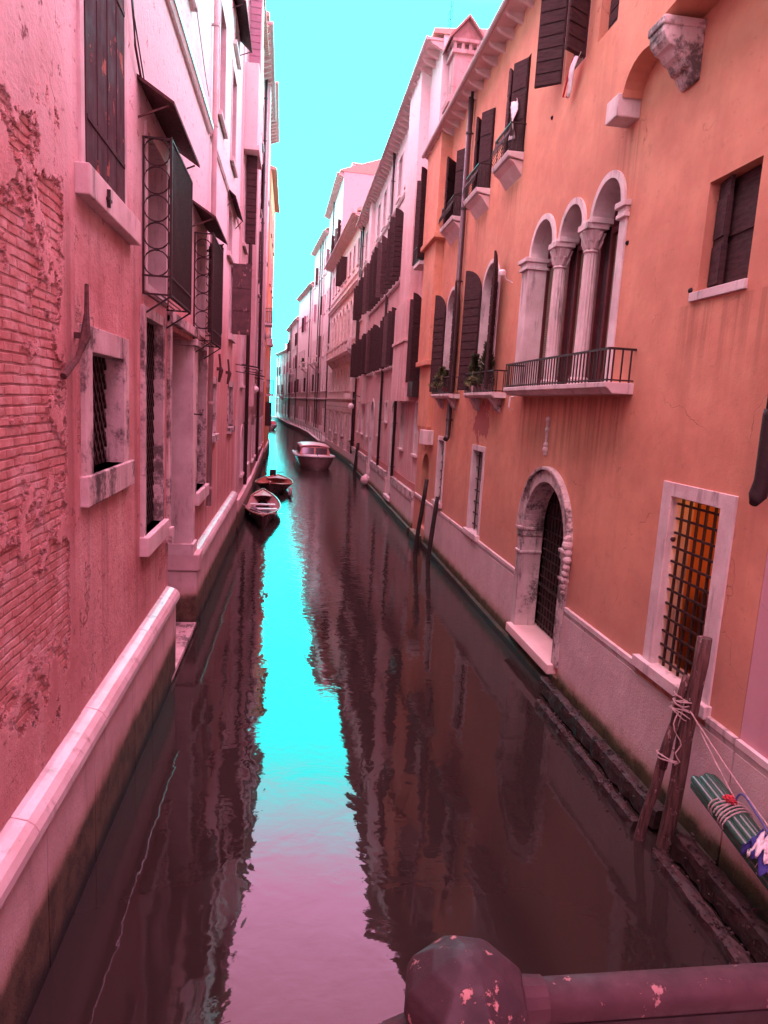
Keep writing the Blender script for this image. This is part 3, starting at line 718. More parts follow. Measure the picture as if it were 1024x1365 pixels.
flue(C_, 26.6, 27.6, 4.25, 19.2, .30, PALE)
mb = MB().box(C_.S(23.5), C_.S(25.3), 0, .42, 12.5, 14.9).box(C_.S(23.45), C_.S(25.35), 0, .48, 12.35, 12.5); C_.part(mb, 'oriel', CREAM, None, .01)
pipe(C_, 26.0, 1.2, 18.4, .07, .12, PIPE, False); pipe(C_, 30.2, 3.3, 18.4, .07, .12, PIPEP, False)
mb = MB(); 
for i in range(5): C_.part(MB().bar((C_.S(24.2+i*1.1), 0, 5.7-i*.07), (C_.S(24.2+i*1.1), .6+.1*(i%2), 5.62-i*.07), .03), 'iron_rod', IRON)

blocks(C_, 23.35, 30.9, -.8, 1.1, -.01, .12, 1.4, BASE_L, 'plinth')
lg = MB(); lg.tube([(C_.S(28.4), 0, 5.1), (C_.S(28.4), .28, 5.15), (C_.S(28.4), .30, 5.05)], .02, 6); lg.ball((C_.S(28.4), .30, 4.92), .13, 8); C_.part(lg, 'wall_lamp', LAMPW)
for i, (Y, b) in enumerate(((24.5,1.5),(29.5,2.2))):
    tv = MB(); x = C_.S(Y); tv.tube([(x,-b,18.5),(x,-b,21.6)], .03, 5)
    for q in range(5): tv.tube([(x-.5,-b,20.3+q*.25),(x+.5,-b,20.3+q*.25)], .012, 4)
    C_.part(tv, 'aerial', IRON)
C_.finish()

# ---- fourth (31 .. 41)
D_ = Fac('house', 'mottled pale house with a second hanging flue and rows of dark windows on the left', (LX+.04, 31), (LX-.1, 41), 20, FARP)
for ya in (32.2, 34.6, 39.2):
    for za, zb in ((6.0, 7.9), (9.6, 11.8), (13.4, 15.4), (16.4, 18.2)):
        w_ = window(D_, ya, ya+.95, za, zb, frame=.1, recess=.2, fill='glass', sill=.1)
        if random.random() < .3: leaf(w_, D_.S(ya), .07, za, .4, zb-za, -165, WOODK)
for ya in (32.0, 34.4, 37.0, 39.4): window(D_, ya, ya+.9, 1.7, 3.4, frame=.1, recess=.2, fill='dark')
flue(D_, 36.4, 37.8, 4.9, 20.6, .30, PALE, True)
pipe(D_, 35.9, 1.2, 19.9, .07, .12, PIPE, False); blocks(D_, 31.05, 40.9, -.8, 1.0, -.01, .10, 1.4, BASE_L, 'plinth')
modillions(D_, 31.05, 40.9, 19.75, .4)
D_.finish()
# ---- fifth, recessed a little
E_ = Fac('house', 'brick-patched pale house with balconies and a cornice, fifth on the left before the orange one', (-2.0, 41), (-2.15, 50), 22, FARP)
for ya in (42.0, 44.4, 47.0):
    for za, zb in ((5.8, 7.9), (9.6, 11.8), (13.4, 15.6), (17.2, 19.2)):
        w_ = window(E_, ya, ya+1.0, za, zb, frame=.1, recess=.2, fill='glass')
for ya in (41.8, 44.2, 47.2): window(E_, ya, ya+.9, 1.6, 3.3, frame=.1, recess=.2, fill='dark')
band(E_, 41.05, 49.9, 8.7, 8.9, .1); modillions(E_, 41.05, 49.9, 21.7, .45); blocks(E_, 41.05, 49.9, -.8, 1.0, -.01, .10, 1.4, BASE_L, 'plinth')
s0, s1 = E_.r(46.7, 48.3); E_.part(MB().box(s0, s1, 0, .5, 9.35, 9.5), 'balcony', STONE); railing(E_, 46.7, 48.3, 9.5, 10.4, .48)
E_.finish()
# ---- orange house
F_ = Fac('house', 'narrow orange house with a small iron balcony, far down the left bank', (-2.05, 50), (-2.1, 61), 20, OCH2)
for ya in (51.5, 54.6, 57.7):
    for za, zb in ((5.5, 7.4), (9.2, 11.2), (12.8, 14.8), (16.2, 18.0)): window(F_, ya, ya+1.0, za, zb, frame=.12, recess=.2, fill='closed')
s0, s1 = F_.r(51.0, 53.4); F_.part(MB().box(s0, s1, 0, .55, 4.75, 4.9), 'balcony', STONE); railing(F_, 51.0, 53.4, 4.9, 5.9, .5)
s0, s1 = F_.r(50.2, 52.4); F_.part(MB().box(s0, s1, 0, .42, 2.6, 4.3), 'awning_box', WOODK); band(F_, 50.05, 60.9, 8.9, 9.1, .2)
s0, s1 = F_.r(50.1, 51.2); F_.part(MB().box(s0, s1, 0, .4, 8.3, 8.8), 'bracket', STONE)
blocks(F_, 50.05, 60.9, -.8, 1.0, -.01, .10, 1.4, BASE_L, 'plinth'); F_.finish()
G_ = Fac('house', 'unseen tall mottled house past the narrow orange one, raised and lengthened to shade the far canal', (-3.0, 61), (-6.3, 152), 21, FARP)  # out of view; height and length chosen to darken the far canal
for i in range(28):
    for za, zb in ((2.2, 3.8), (5.6, 7.4), (9.0, 10.8), (13, 15)): window(G_, 63+i*3, 64+i*3, za, zb, frame=.12, recess=.2, fill='closed', sill=0)
G_.finish()

# ================================================================== RIGHT BANK
RX = 4.5
# ---- mauve neighbour beside the bridge
P0 = Fac('house', 'mauve house at the right edge beside the orange house', (RX, 5.76), (RX, -8), 17, PINK0)
band(P0, 5.75, -8, 1.38, 1.53, .05, STONE)
P0.part(MB().box(P0.S(5.755), P0.S(-8), -.01, .035, -.8, 1.379), 'plinth', BASE_R)
w_ = window(P0, 4.2, 5.4, 4.75, 6.3, frame=.0, recess=.12, fill='closed', sill=0)
leaf(w_, P0.S(5.72), .05, 5.14, .52, 1.1, -3, WOODK)
w_ = window(P0, 1.2, 2.4, 4.75, 6.3, frame=.1, recess=.12, fill='closed'); P0.finish()

# ---- the orange house
O = Fac('house', 'orange house with triple arched window, arched water portal and lit grated window', (RX, 24.2), (RX, 5.77), 12.9, ORANGE)
# triple light: one opening, three arches springing from two columns
TL = ((12.22, 13.34), (10.94, 11.86), (9.62, 10.56)); ZS = 7.58
lp = [(O.S(13.34), 5.08), (O.S(9.62), 5.08)]
for (ya, yb) in TL[::-1]:
    a, b = O.r(ya, yb); c = (a+b)/2; q = (b-a)/2
    lp += [(c+q*math.cos(math.pi*j/14), ZS+q*math.sin(math.pi*j/14)) for j in range(15)]
O.hole(lp, 0)
tl_ = MB()
def archring(s0, s1, zs, t, d0, d1, mb, n=20):
    c = (s0+s1)/2; r_ = (s1-s0)/2
    lo = [(c+(r_+t)*math.cos(math.pi*j/n), zs+(r_+t)*math.sin(math.pi*j/n)) for j in range(n+1)]
    li = [(c+r_*math.cos(math.pi*j/n), zs+r_*math.sin(math.pi*j/n)) for j in range(n+1)]
    for j in range(n):
        mb.hexa([(lo[j][0],d0,lo[j][1]),(lo[j][0],d1,lo[j][1]),(li[j][0],d0,li[j][1]),(li[j][0],d1,li[j][1]),
                 (lo[j+1][0],d0,lo[j+1][1]),(lo[j+1][0],d1,lo[j+1][1]),(li[j+1][0],d0,li[j+1][1]),(li[j+1][0],d1,li[j+1][1])])
for (ya, yb) in ((12.22, 13.34), (10.94, 11.86), (9.62, 10.56)):
    s0, s1 = O.r(ya, yb); archring(s0+.0, s1-.0, 7.58, .10, -.34, .04, tl_)
TW = O.part(tl_, 'window', STONE); TW['label'] = 'triple arched stone window with fluted columns'
mid = MB().box(*O.r(9.60, 13.36), -.42, -.38, 5.1, 8.25)
O.part(mid, 'pane', GLASS, TW)
sj = MB(); bl = MB()
for (ya, yb) in ((12.22, 13.34), (10.94, 11.86), (9.62, 10.56)):
    s0, s1 = O.r(ya, yb); c = (s0+s1)/2
    for x in (s0+.0, c, s1-.0): sj.box(x-.035, x+.035, -.38, -.31, 5.1, 7.95)
    sj.box(s0, s1, -.378, -.30, 7.42, 7.5).box(s0, s1, -.378, -.32, 5.1, 5.3)
    bl.box(s0+.07, c-.045, -.375, -.355, 5.3, 7.4); bl.box(c+.045, s1-.07, -.375, -.355, 5.3, 7.4) if ya > 9 else None
O.part(sj, 'sash', WOODR, TW); O.part(bl, 'blind', BLIND, TW)
def column(Y, z0, z1, d, r_):
    x = O.S(Y); mb = MB(); n = 28; H_ = z1-z0
    # fluted shaft with base and leafy capital
    rings = []
    for t in range(9):
        z = z0+.14+(H_-.55)*t/8; rr = r_*(1-.12*t/8)
        rings.append([mb.P((x+rr*(1-.09*(j%2))*math.cos(2*math.pi*j/n), d+rr*(1-.09*(j%2))*math.sin(2*math.pi*j/n), z)) for j in range(n)])
    for Aa, Bb in zip(rings, rings[1:]):
        for j in range(n): mb.f.append([Aa[j], Aa[(j+1)%n], Bb[(j+1)%n], Bb[j]])
    mb.lathe((x,d,z0), [(r_*1.5,0),(r_*1.5,.05),(r_*1.3,.07),(r_*1.4,.10),(r_*1.05,.14)], 20)
    mb.lathe((x,d,z1-.41), [(r_*.9,-.02),(r_*1.05,0),(r_*.9,.03)], 20)
    mb.lathe((x,d,z1-.38), [(r_*.85,0),(r_*.95,.1),(r_*1.25,.24),(r_*1.35,.29)], 20)
    for lv, (zz, rr, hh) in enumerate(((.02,.95,.12),(.13,1.1,.13))):
        for j in range(8):
            a = 2*math.pi*(j+lv*.5)/8; ca, sa = math.cos(a), math.sin(a)
            mb.bar((x+r_*rr*ca, d+r_*rr*sa, z1-.38+zz), (x+r_*(rr+.42)*ca, d+r_*(rr+.42)*sa, z1-.38+zz+hh), .05, .03)
    mb.box(x-r_*1.5, x+r_*1.5, d-r_*1.5, d+r_*1.5, z1-.085, z1)
    return O.part(mb, 'column', STONE, TW)
column(12.04, 5.08, 7.57, -.08, .12); column(10.75, 5.08, 7.57, -.08, .12)
pl = MB()
x0, x1 = O.r(13.34, 13.72); pl.box(x0, x1, -.36, .06, 5.08, 7.36).box(x0-.03, x1+.04, -.36, .12, 7.36, 7.42).box(x0-.05, x1+.06, -.37, .15, 7.50, 7.58).box(x0-.02, x1+.03, -.36, .10, 7.42, 7.50)
O.part(pl, 'jamb', STONE, TW, .01); pl = MB()
x0, x1 = O.r(9.42, 9.62); pl.box(x0, x1, -.36, .03, 5.08, 7.36).box(x0-.03, x1+.03, -.36, .08, 7.36, 7.42).box(x0-.05, x1+.05, -.37, .10, 7.50, 7.58).box(x0-.02, x1+.02, -.36, .06, 7.42, 7.50)
O.part(pl, 'jamb', STONE, TW, .01)
sp = MB()   # spandrel piers over the columns
for a, b in ((11.86, 12.22), (10.56, 10.94)): O.part(MB().box(*O.r(a-.02, b+.02), -.34, .045, 7.56, 7.64), 'impost', STONE, TW, .01)
bs = O.part(MB().extr([(-.3,4.92),(.30,4.92),(.36,4.98),(.40,5.0),(.40,5.07),(-.3,5.07)], *O.r(8.72, 13.25)), 'balcony', STONE, None, .008)
railing(O, 8.76, 13.25, 5.07, 5.51, .37, .115, parent=bs)
# water portal
s0, s1 = O.r(10.42, 12.36); O.hole(arch(s0-.02, s1+.02, .46, 3.44), 0)
pm = MB(); archring(s0, s1, 2.44, .22, -.36, .05, pm, 24); archring(s0-.22, s1+.22, 2.44, .06, -.02, .10, pm, 24)
for a, b in ((s0-.25, s0), (s1, s1+.25)):
    pm.box(a, b, -.36, .06, .46, 2.26).box(a-.04, b+.04, -.36, .11, 2.38, 2.44).box(a-.02, b+.02, -.36, .08, 2.26, 2.38).box(a-.03, b+.03, -.36, .085, 1.92, 1.97)
PT = O.part(pm, 'portal', STONED, None, .012)
s0, s1 = O.r(10.42, 12.36)
dm = MB().prism(arch(s0-.01, s1+.01, .46, 3.43), -.46, -.42); gt = O.part(dm, 'door', VOIDW, PT)
gm = MB(); grid(gm, s0+.02, s1-.02, .5, 2.5, -.39, 13, 11, .012)
for i in range(13):
    x = s0+.02+(s1-s0-.04)*(i+.5)/13; zt = 2.46+math.sqrt(max(0, .97**2-(x-(s0+s1)/2)**2)); gm.box(x-.012, x+.012, -.402, -.378, 2.48, zt)
for z in (2.7, 2.95, 3.15): hw = math.sqrt(max(0,.97**2-(z-2.46)**2)); gm.box((s0+s1)/2-hw, (s0+s1)/2+hw, -.382, -.36, z-.012, z+.012)
gm.box(s0, s1, -.40, -.36, 1.30, 1.36); O.part(gm, 'gate', IRON, PT)
O.part(MB().box(*O.r(10.30, 12.56), -.45, .16, .30, .47), 'threshold', stone('threshold_stone', (.72,.55,.50), (.78,.62,.57), .6, grit=.3, soot=.15), PT, .015)
rs = MB()
for (z, hw, t) in ((4.50,.05,.05),(4.42,.03,.04),(4.32,.045,.06),(4.18,.03,.04),(4.05,.05,.05),(3.97,.06,.05),(3.90,.04,.04)): rs.ball((O.S(11.65), .02, z), hw, 6, 1.2)
rs.box(O.S(11.65)-.02, O.S(11.65)+.02, -.01, .04, 3.95, 4.5)
O.part(rs, 'relief', STONE)
sc = MB()
for z, r_ in ((2.64,.07),(2.53,.09),(2.42,.07),(2.30,.07),(2.18,.06),(2.07,.06),(1.96,.07),(1.85,.06),(1.75,.05)): sc.ball((O.S(10.16)+.03*math.sin(z*9), .07, z), r_, 6)
O.part(sc, 'scroll', STONED, PT)
# lit grated window
s0, s1 = O.r(6.52, 7.47); O.hole(rect(s0-.19, s1+.22, 1.52, 3.87), 0)
LW = O.part(MB().prism(rect(s0-.20, s1+.24, 1.50, 3.885), -.30, .025, [rect(s0, s1, 1.63, 3.72)[::-1]]), 'window', STONE, None, .008)
LW['label'] = 'stone framed window with a square iron grille and orange light inside'
gm = MB(); grid(gm, s0, s1, 1.63, 3.72, -.10, 6, 12, .013); gm.tube([(s0-.06,-.03,3.2),(s0+.02,-.08,3.2)], .03, 6); gm.tube([(s1+.06,-.03,2.0),(s1-.02,-.08,2.0)], .03, 6); gm.tube([(s1+.06,-.03,3.2),(s1-.02,-.08,3.2)], .03, 6)
O.part(gm, 'grille', IRON, LW)
rm = MB()  # the room behind
X0, X1 = s0-.9, s1+.25
for b in ((X0-.05, X0, -2.2, -.31, 1.2, 4.0), (X1, X1+.05, -2.2, -.31, 1.2, 4.0), (X0, X1, -2.25, -2.2, 1.2, 4.0), (X0, X1, -2.2, -.31, 3.95, 4.0), (X0, X1, -2.2, -.31, 1.15, 1.2)): rm.box(*b)
O.part(rm, 'room', ROOMW, LW)
O.part(MB().box(X0+.05, X1-.01, -2.0, -1.1, 1.21, 2.35).box(X0+.3, X1-.02, -1.09, -.95, 2.30, 2.38), 'cupboard', ROOMP, LW)
O.part(MB().box(s1-.46, s1-.36, -.9, -.8, 1.3, 3.9), 'post', WOODK, LW)
O.part(MB().box(X1-.22, X1-.02, -1.25, -1.05, 3.45, 3.75), 'lamp', GLOW, LW)
# plain shuttered window
w_ = window(O, 6.62, 7.50, 6.07, 7.24, frame=0, recess=.17, fill='dark', sill=0)
O.part(MB().box(*O.r(6.60, 7.60), -.14, .035, 5.965, 6.068), 'sill', STONE, w_, .008)
leaf(w_, O.S(6.63), -.13, 6.08, .62, 1.15, 180-4, WOODK, False, .5); leaf(w_, O.S(7.47), -.13, 6.08, .30, 1.15, -12, WOODK, False, .5)
# top right window with louvred leaves thrown open
w_ = window(O, 11.55, 12.45, 10.36, 12.4, frame=0, recess=.15, fill='glass', sill=0)
leaf(w_, O.S(12.47), .05, 10.34, .48, 2.05, -128, WOODK); leaf(w_, O.S(11.55), .05, 10.34, .42, 2.05, -62, WOODK)
w_ = window(O, 10.45, 11.10, 10.36, 12.4, frame=0, recess=.15, fill='closed', sill=0)
# three balconied windows
for i, (ya, yb) in enumerate(((14.48, 15.42), (16.92, 17.95), (19.5, 20.9))):
    w_ = window(O, ya, yb, 9.9, 11.72+.05*(i == 0), frame=0, recess=.2, fill='dark', sill=0)
    leaf(w_, O.S(yb)+.02, -.02, 9.9, (yb-ya)*.47, 1.8, -38, WOODK if i else WOODF, False, .6); leaf(w_, O.S(ya)-.04, .02, 9.9, .4, 1.8, -150, WOODK, False, .6)
    s0, s1 = O.r(ya-.05, yb+.18)
    b_ = O.part(MB().hexa([(x, y, z) for x in (s0, s1) for y, z in ((-.01,9.72),(-.01,9.88),(.33,9.78),(.36,9.88))]), 'balcony', STONE, None, .015)
    O.part(MB().hexa([(x, y, z) for x in (s0+.04, s1-.04) for y, z in ((-.01,9.42),(-.01,9.71),(.18,9.66),(.30,9.74))]), 'corbel', TERR, b_)
    railing(O, ya-.03, yb+.15, 9.88, 10.42, .31, .09, .14, b_)
# arched windows with tall leaves and planted balconies
for (ya, yb, yc, yd) in ((15.50, 16.75, 14.30, 16.75), (19.45, 20.75, 18.45, 20.85)):
    w_ = window(O, ya, yb, 5.1, 8.0, ar=True, frame=.10, recess=.33, fill='closed', sill=0, la=(-20, -152), leaves='both', lw=.62)
    s0, s1 = O.r(yc, yd)
    b_ = O.part(MB().extr([(-.01,4.88),(.27,4.88),(.33,4.94),(.33,5.0),(-.01,5.0)], s0, s1), 'balcony', STONE, None, .006)
    for x in (s0+.3, s1-.45): O.part(MB().hexa([(x+a, b, z) for a in (0,.16) for b, z in ((-.01,4.55),(-.01,4.878),(.10,4.62),(.28,4.878))]), 'corbel', STONED, b_, .02)
    railing(O, yc+.02, yd-.02, 5.0, 5.46, .30, .12, parent=b_)
window(O, 17.85, 18.72, 5.97, 7.08, frame=0, recess=.12, fill='closed', sill=0)
for (ya, yb, za) in ((19.85, 20.62, 1.75), (15.62, 16.52, 1.62)):
    window(O, ya, yb, za, 3.62, frame=.13, recess=.28, fill='dark', sill=.13, bars=('grid', 3, 7), proud=.03)
# niche at the far end
window(O, 22.0, 23.2, .5, 3.05, ar=True, frame=0, recess=.45, fill='door', sill=0)
O.part(MB().box(*O.r(21.6, 22.25), -.01, .34, 3.40, 3.86), 'vent_box', STONE, None, .01)
mb = MB(); x = O.S(22.75); mb.lathe((x, .0, 3.62), [(.001,-.02),(.2,-.02),(.2,.0),(.16,.12),(.1,.18),(.001,.2)], 12); O.part(mb, 'vent_hood', RUSTY)
# flues on the facade
flue(O, 21.7, 23.9, 9.95, 13.2, .34, ORANGE, False, rings=((9.80, 9.96),))
flue(O, 22.0, 23.9, 6.1, 9.8, .26, ORANGE, False, rings=((5.95, 6.12),))
flue(O, 22.05, 23.85, 3.95, 5.95, .16, ORANGE, True)
# corbelled chimney mass at top right: two corbels and an arch
ms = MB(); s0, s1 = O.r(8.42, 9.38)
n = 12; lp = [(s0, 9.25)]+[(s0+(s1-s0)*(.5-.5*math.cos(math.pi*j/n)), 8.9-.1+.42*math.sin(math.pi*j/n)) for j in range(n+1)]+[(s1, 9.25)]
lp = [(s0, 13)]+[(s0, 8.85)]+[((s0+s1)/2-(s1-s0)/2*math.cos(math.pi*j/n), 8.85+.36*math.sin(math.pi*j/n)) for j in range(1, n)]+[(s1, 8.85), (s1, 13)]
ms.prism(lp[::-1], -.01, .28); ms.box(*O.r(9.38, 9.78), -.01, .28, 8.9, 13)
x0, x1 = O.r(5.2+.6, 8.42)
lp = [(x0, 13), (x0+.0, 9.1)]+[(x0+(x1-x0)*(1-math.cos(math.pi*j/n))/2, 9.12+.10*math.sin(math.pi*j/n)) for j in range(1, n)]+[(x1, 9.1), (x1, 13)]
ms.prism(lp[::-1], -.01, .46)
MM = O.part(ms, 'chimney_breast', ORANGE); MM['label'] = 'projecting chimney mass carried on stone corbels and arches'
O.part(MB().box(*O.r(9.40, 9.76), -.01, .33, 8.62, 8.91), 'corbel', STONE, MM, .015)
for Y0 in (7.98, 5.85):
    x0, x1 = O.r(Y0, Y0+.34); cb = MB()
    pr = [(-.01,8.50),(.04,8.49),(.09,8.55),(.13,8.62),(.19,8.64),(.24,8.72),(.30,8.75),(.35,8.82),(.41,8.84),(.47,8.90),(.50,8.97),(.50,9.1),(-.01,9.1)]
    cb.extr(pr, x0, x1); cb.box(x0-.02, x1+.02, -.01, .52, 9.03, 9.13)
    O.part(cb, 'corbel', STONED, MM, .02)
# downpipe, lamp, hooks
pipe(O, 19.05, 3.75, 12.9, .075, .12)
lm_ = MB(); lm_.tube([(O.S(14.5), 0, 7.3), (O.S(14.5), .12, 7.35), (O.S(14.5), .22, 7.45)], .015, 6); lm_.lathe((O.S(14.5), .24, 7.43), [(.03,-.02),(.07,0),(.085,.08),(.05,.12)], 10); O.part(lm_, 'wall_lamp', LAMPW)
hk = MB(); hk.tube([(O.S(13.76), .0, 4.92), (O.S(13.76), .08, 4.9), (O.S(13.76), .09, 4.7), (O.S(13.76), .0, 4.64)], .018, 6); O.part(hk, 'hook', WHITEP)
for (Y, z) in ((10.2, 9.55), (12.9, 9.95), (9.35, 7.0), (7.62, 6.1)):
    o = MB(); o.ball((O.S(Y), 0, z), .035, 6); O.part(o, 'putlog_hole', DARK)
# plinth pieces
band(O, 5.775, 6.26, 1.38, 1.53, .05, STONE); band(O, 7.79, 10.12, 1.38, 1.53, .05, STONE); band(O, 12.66, 24.1, 1.38, 1.53, .05, STONE)
O.part(MB().box(*O.r(6.24, 7.80), -.3, .09, 1.49, 1.632), 'sill', STONE, LW, .008)
O.part(MB().box(*O.r(5.78, 10.15), -.01, .035, -.8, 1.379), 'plinth', BASE_R); O.part(MB().box(*O.r(12.66, 21.95), -.01, .035, -.8, 1.379), 'plinth', BASE_R)
O.part(MB().box(*O.r(10.15, 12.66), -.01, .06, -.8, .299), 'plinth', BASE_R)
O.part(MB().box(*O.r(5.78, 24.1), -.01, .13, -.8, .14).box(*O.r(21.9, 23.3), .12, .3, -.5, .33), 'footing', BASE_R)
modillions(O, 5.8, 24.15, 12.88, .42, .62, .11, .19)
# big black downpipe on the seam
q = MB(); xs = O.S(5.80); q.tube([(xs,.13,13),(xs,.13,5.0),(xs,.13,4.75)], .055, 14); q.tube([(xs,.13,4.76),(xs,.13,4.70),(xs,.13,4.1),(xs-.02,.14,3.95),(xs+.02,.2,3.88)], [.07,.075,.07,.08,.04], 14)
bp_ = O.part(q, 'downpipe', DARKI)
for p in bp_.data.polygons: p.use_smooth = len(p.vertices) == 4
# roof chimney
def chimney(f, Y, back, w_, z0, z1, parent=None, mat=None, hat=True):
    x = f.S(Y); mb = MB(); h_ = z1-z0; a = w_/2; c = -back
    mb.box(x-a, x+a, c-a, c+a, z0, z0+h_*.35).box(x-a*1.15, x+a*1.15, c-a*1.15, c+a*1.15, z0+h_*.35, z0+h_*.40).box(x-a*.85, x+a*.85, c-a*.85, c+a*.85, z0+h_*.40, z0+h_*.72)
    mb.box(x-a*1.05, x+a*1.05, c-a*1.05, c+a*1.05, z0+h_*.72, z0+h_*.75)
    for i in (-1,-.33,.33,1):
        for j in (-1,-.33,.33,1):
            if abs(i) == 1 or abs(j) == 1: mb.box(x+i*a*.85-.05, x+i*a*.85+.05, c+j*a*.85-.05, c+j*a*.85+.05, z0+h_*.75, z0+h_*.80)
    mb.box(x-a*.6, x+a*.6, c-a*.6, c+a*.6, z0+h_*.75, z0+h_*.80)
    mb.box(x-a*1.1, x+a*1.1, c-a*1.1, c+a*1.1, z0+h_*.80, z0+h_*.825)
    o = f.part(mb, 'chimney', mat or PALE, parent, .01)
    if hat:
        g = MB(); zt = z0+h_*.825   # gabled hat, ridge running into the roof
        e = a*1.35
        for sx in (-1, 1):
            g.hexa([(xx, c+q1, zz) for q1, zb in ((sx*e, zt-.08), (0, z1-.12)) for xx in (x-e, x+e) for zz in (zb, zb+.09)])
            g.hexa([(xx, c+q1, zz) for q1, zh in ((sx*e*.8, zt+.03), (0, z1-.14)) for xx in (x-a, x+a) for zz in (zt-.01, zh)])
        f.part(g, 'chimney_cap', CAPM, o); b = MB(); b.ball((x, c, z1), .1, 6); f.part(b, 'finial', STONE, o)
    return o
O.finish(slope=.14)
chimney(O, 23.6, .56, .88, 12.9, 16.9, O.roof, CHIM)

# ---- pink house with rows of black shutters (24.2 .. 49.5)
K = Fac('house', 'long pink house with two rows of black boarded shutters standing open', (RX-.1, 49.5), (RX, 24.21), 16.8, PINK)
for i, ya in enumerate((29.9, 32.0, 34.9, 37.3, 39.4, 41.6)):
    w_ = window(K, ya, ya+1.05, 10.05, 12.75, ar=True, frame=.1, recess=.2, fill=('closed','glass','glass')[i%3], sill=0, proud=.04, leaves='both', lw=(.46,.40,.43)[i%3], la=((-84,-112),(-92,-125),(-70,-100))[i%3], lm=(None,None,WOODF)[i%3])
for i, ya in enumerate((29.7, 31.6, 33.3, 35.3, 37.1, 39.6, 41.5)):
    w_ = window(K, ya, ya+.95, 6.40, 8.7, ar=ya < 38, frame=.1, recess=.2, fill=('glass','closed')[i%2], sill=0, proud=.04, leaves='lo' if i == 3 else 'both', lw=(.42,.36,.40)[i%3], la=((-88,-118),(-96,-100),(-60,-135))[i%3], lm=(None,WOODF,None,None)[i%4])
for ya in (44.2, 47.6):
    w_ = window(K, ya, ya+1.0, 6.40, 8.6, frame=.1, recess=.2, fill='glass', sill=.12, leaves='both', lw=.5); w_ = window(K, ya, ya+1.0, 10.3, 12.4, frame=.1, recess=.2, fill='glass', sill=.12, leaves='both', lw=.5)
for ya in (29.8, 32.2, 34.9, 37.4, 39.9, 43.0, 46.4): window(K, ya, ya+1.0, 13.95, 15.75, frame=.1, recess=.2, fill='closed', sill=.1)
band(K, 29.3, 42.9, 9.86, 9.98, .14, STONE); band(K, 29.3, 37.6, 6.22, 6.34, .14, STONE); band(K, 39.2, 42.9, 6.22, 6.34, .1, STONE); band(K, 28.9, 49.4, 13.55, 13.68, .1, STONE)
# far arched shutters next the orange house, small black box balcony
w_ = window(K, 24.55, 25.35, 5.5, 8.5, ar=True, frame=.1, recess=.2, fill='closed', sill=0, leaves='both', lw=.5, la=(-60,-150))
s0, s1 = K.r(24.3, 25.3); K.part(MB().box(s0, s1, 0, .34, 4.95, 5.5), 'planter_box', IRON)
w_ = window(K, 24.45, 25.25, 9.7, 12.6, ar=True, frame=.1, recess=.2, fill='closed', sill=0, leaves='both', lw=.5, la=(-50,-150)); K.part(MB().box(*K.r(24.3, 25.5), 0, .36, 9.5, 9.62), 'balcony', STONE, w_); railing(K, 24.3, 25.5, 9.62, 10.2, .34, parent=w_)
# oriel and flue
flue(K, 25.95, 28.95, 4.78, 8.5, .42, PINK, False, rings=((7.0, 7.12),)); flue(K, 26.2, 28.7, 8.5, 17.5, .34, PINK, False, rings=((8.42, 8.60),(17.0,17.25)))
flue(K, 42.6, 43.9, 4.6, 17.2, .22, PALE, True)
K.part(MB().box(*K.r(25.4, 25.95), 0, .40, 4.78, 5.3), 'bracket', PINK)
for (ya, yb, za, zb) in ((27.5, 28.25, 2.85, 4.72), (24.4, 25.0, 2.85, 4.72), (32.6, 33.4, 3.8, 4.7), (35.2, 35.9, 3.0, 4.68), (40.6, 41.2, 2.7, 4.68), (43.4, 44.3, 2.7, 4.68), (46.3, 47.1, 2.7, 4.68)):
    window(K, ya, yb, za, zb, frame=.1, recess=.25, fill='dark', sill=.08)
for (ya, yb) in ((29.95, 31.1), (38.0, 39.4)):
    pa = window(K, ya, yb, .5, 4.75, ar=True, frame=.18, recess=.4, fill='door', sill=0); pa.name = 'door_frame'
    K.part(MB().box(*K.r(ya-.25, yb+.25), -.3, .18, .34, .5), 'threshold', STONE, pa)
for Y in (29.45, 34.45, 48.6): pipe(K, Y, 1.4, 16.7, .065, .11, PIPE, False)
lg = MB(); lg.tube([(K.S(45.5),.0,5.0),(K.S(45.5),.35,5.1),(K.S(45.5),.5,4.9)], .03, 6); K.part(lg, 'bracket', IRON)
lg = MB(); lg.ball((K.S(49.0), .35, 4.35), .22, 8); K.part(lg, 'wall_lamp', LAMPW)
for a, b in ((24.3, 29.7), (31.4, 37.7), (39.7, 49.4)):
    K.part(MB().box(*K.r(a, b), -.01, .02, 1.5, 1.78), 'red_band', RED if False else simple('red_stone', (.50,.20,.18), (.42,.17,.15), .8, 4) if 'red_stone' not in MATS and not bpy.data.materials.get('red_stone') else bpy.data.materials['red_stone'])
    blocks(K, a, b, 1.16, 1.5, -.01, .13, 3.2, STONED, 'coping'); blocks(K, a, b, -.8, 1.155, -.01, .10, 1.6, BASE_R, 'plinth')
K.part(MB().box(*K.r(24.22, 49.4), -.01, .20, -.8, .18), 'footing', BASE_R)
modillions(K, 24.25, 49.4, 16.6, .5, .6, .14, .26)
K.finish(slope=.10)
for (Y, b, w_, za, zb) in ((37.5, 1.4, .8, 17.0, 20.3), (45.0, 2.5, .8, 17.2, 19.9)): chimney(K, Y, b, w_, za, zb, K.roof, PALE, False)
tv = MB(); x = K.S(31); tv.tube([(x,-1.5,16.8),(x,-1.5,21.5)], .03, 5); 
for i in range(5): tv.tube([(x-.5,-1.5,20.2+i*.25),(x+.5,-1.5,20.2+i*.25)], .012, 4)
K.part(tv, 'aerial', IRON, K.roof)

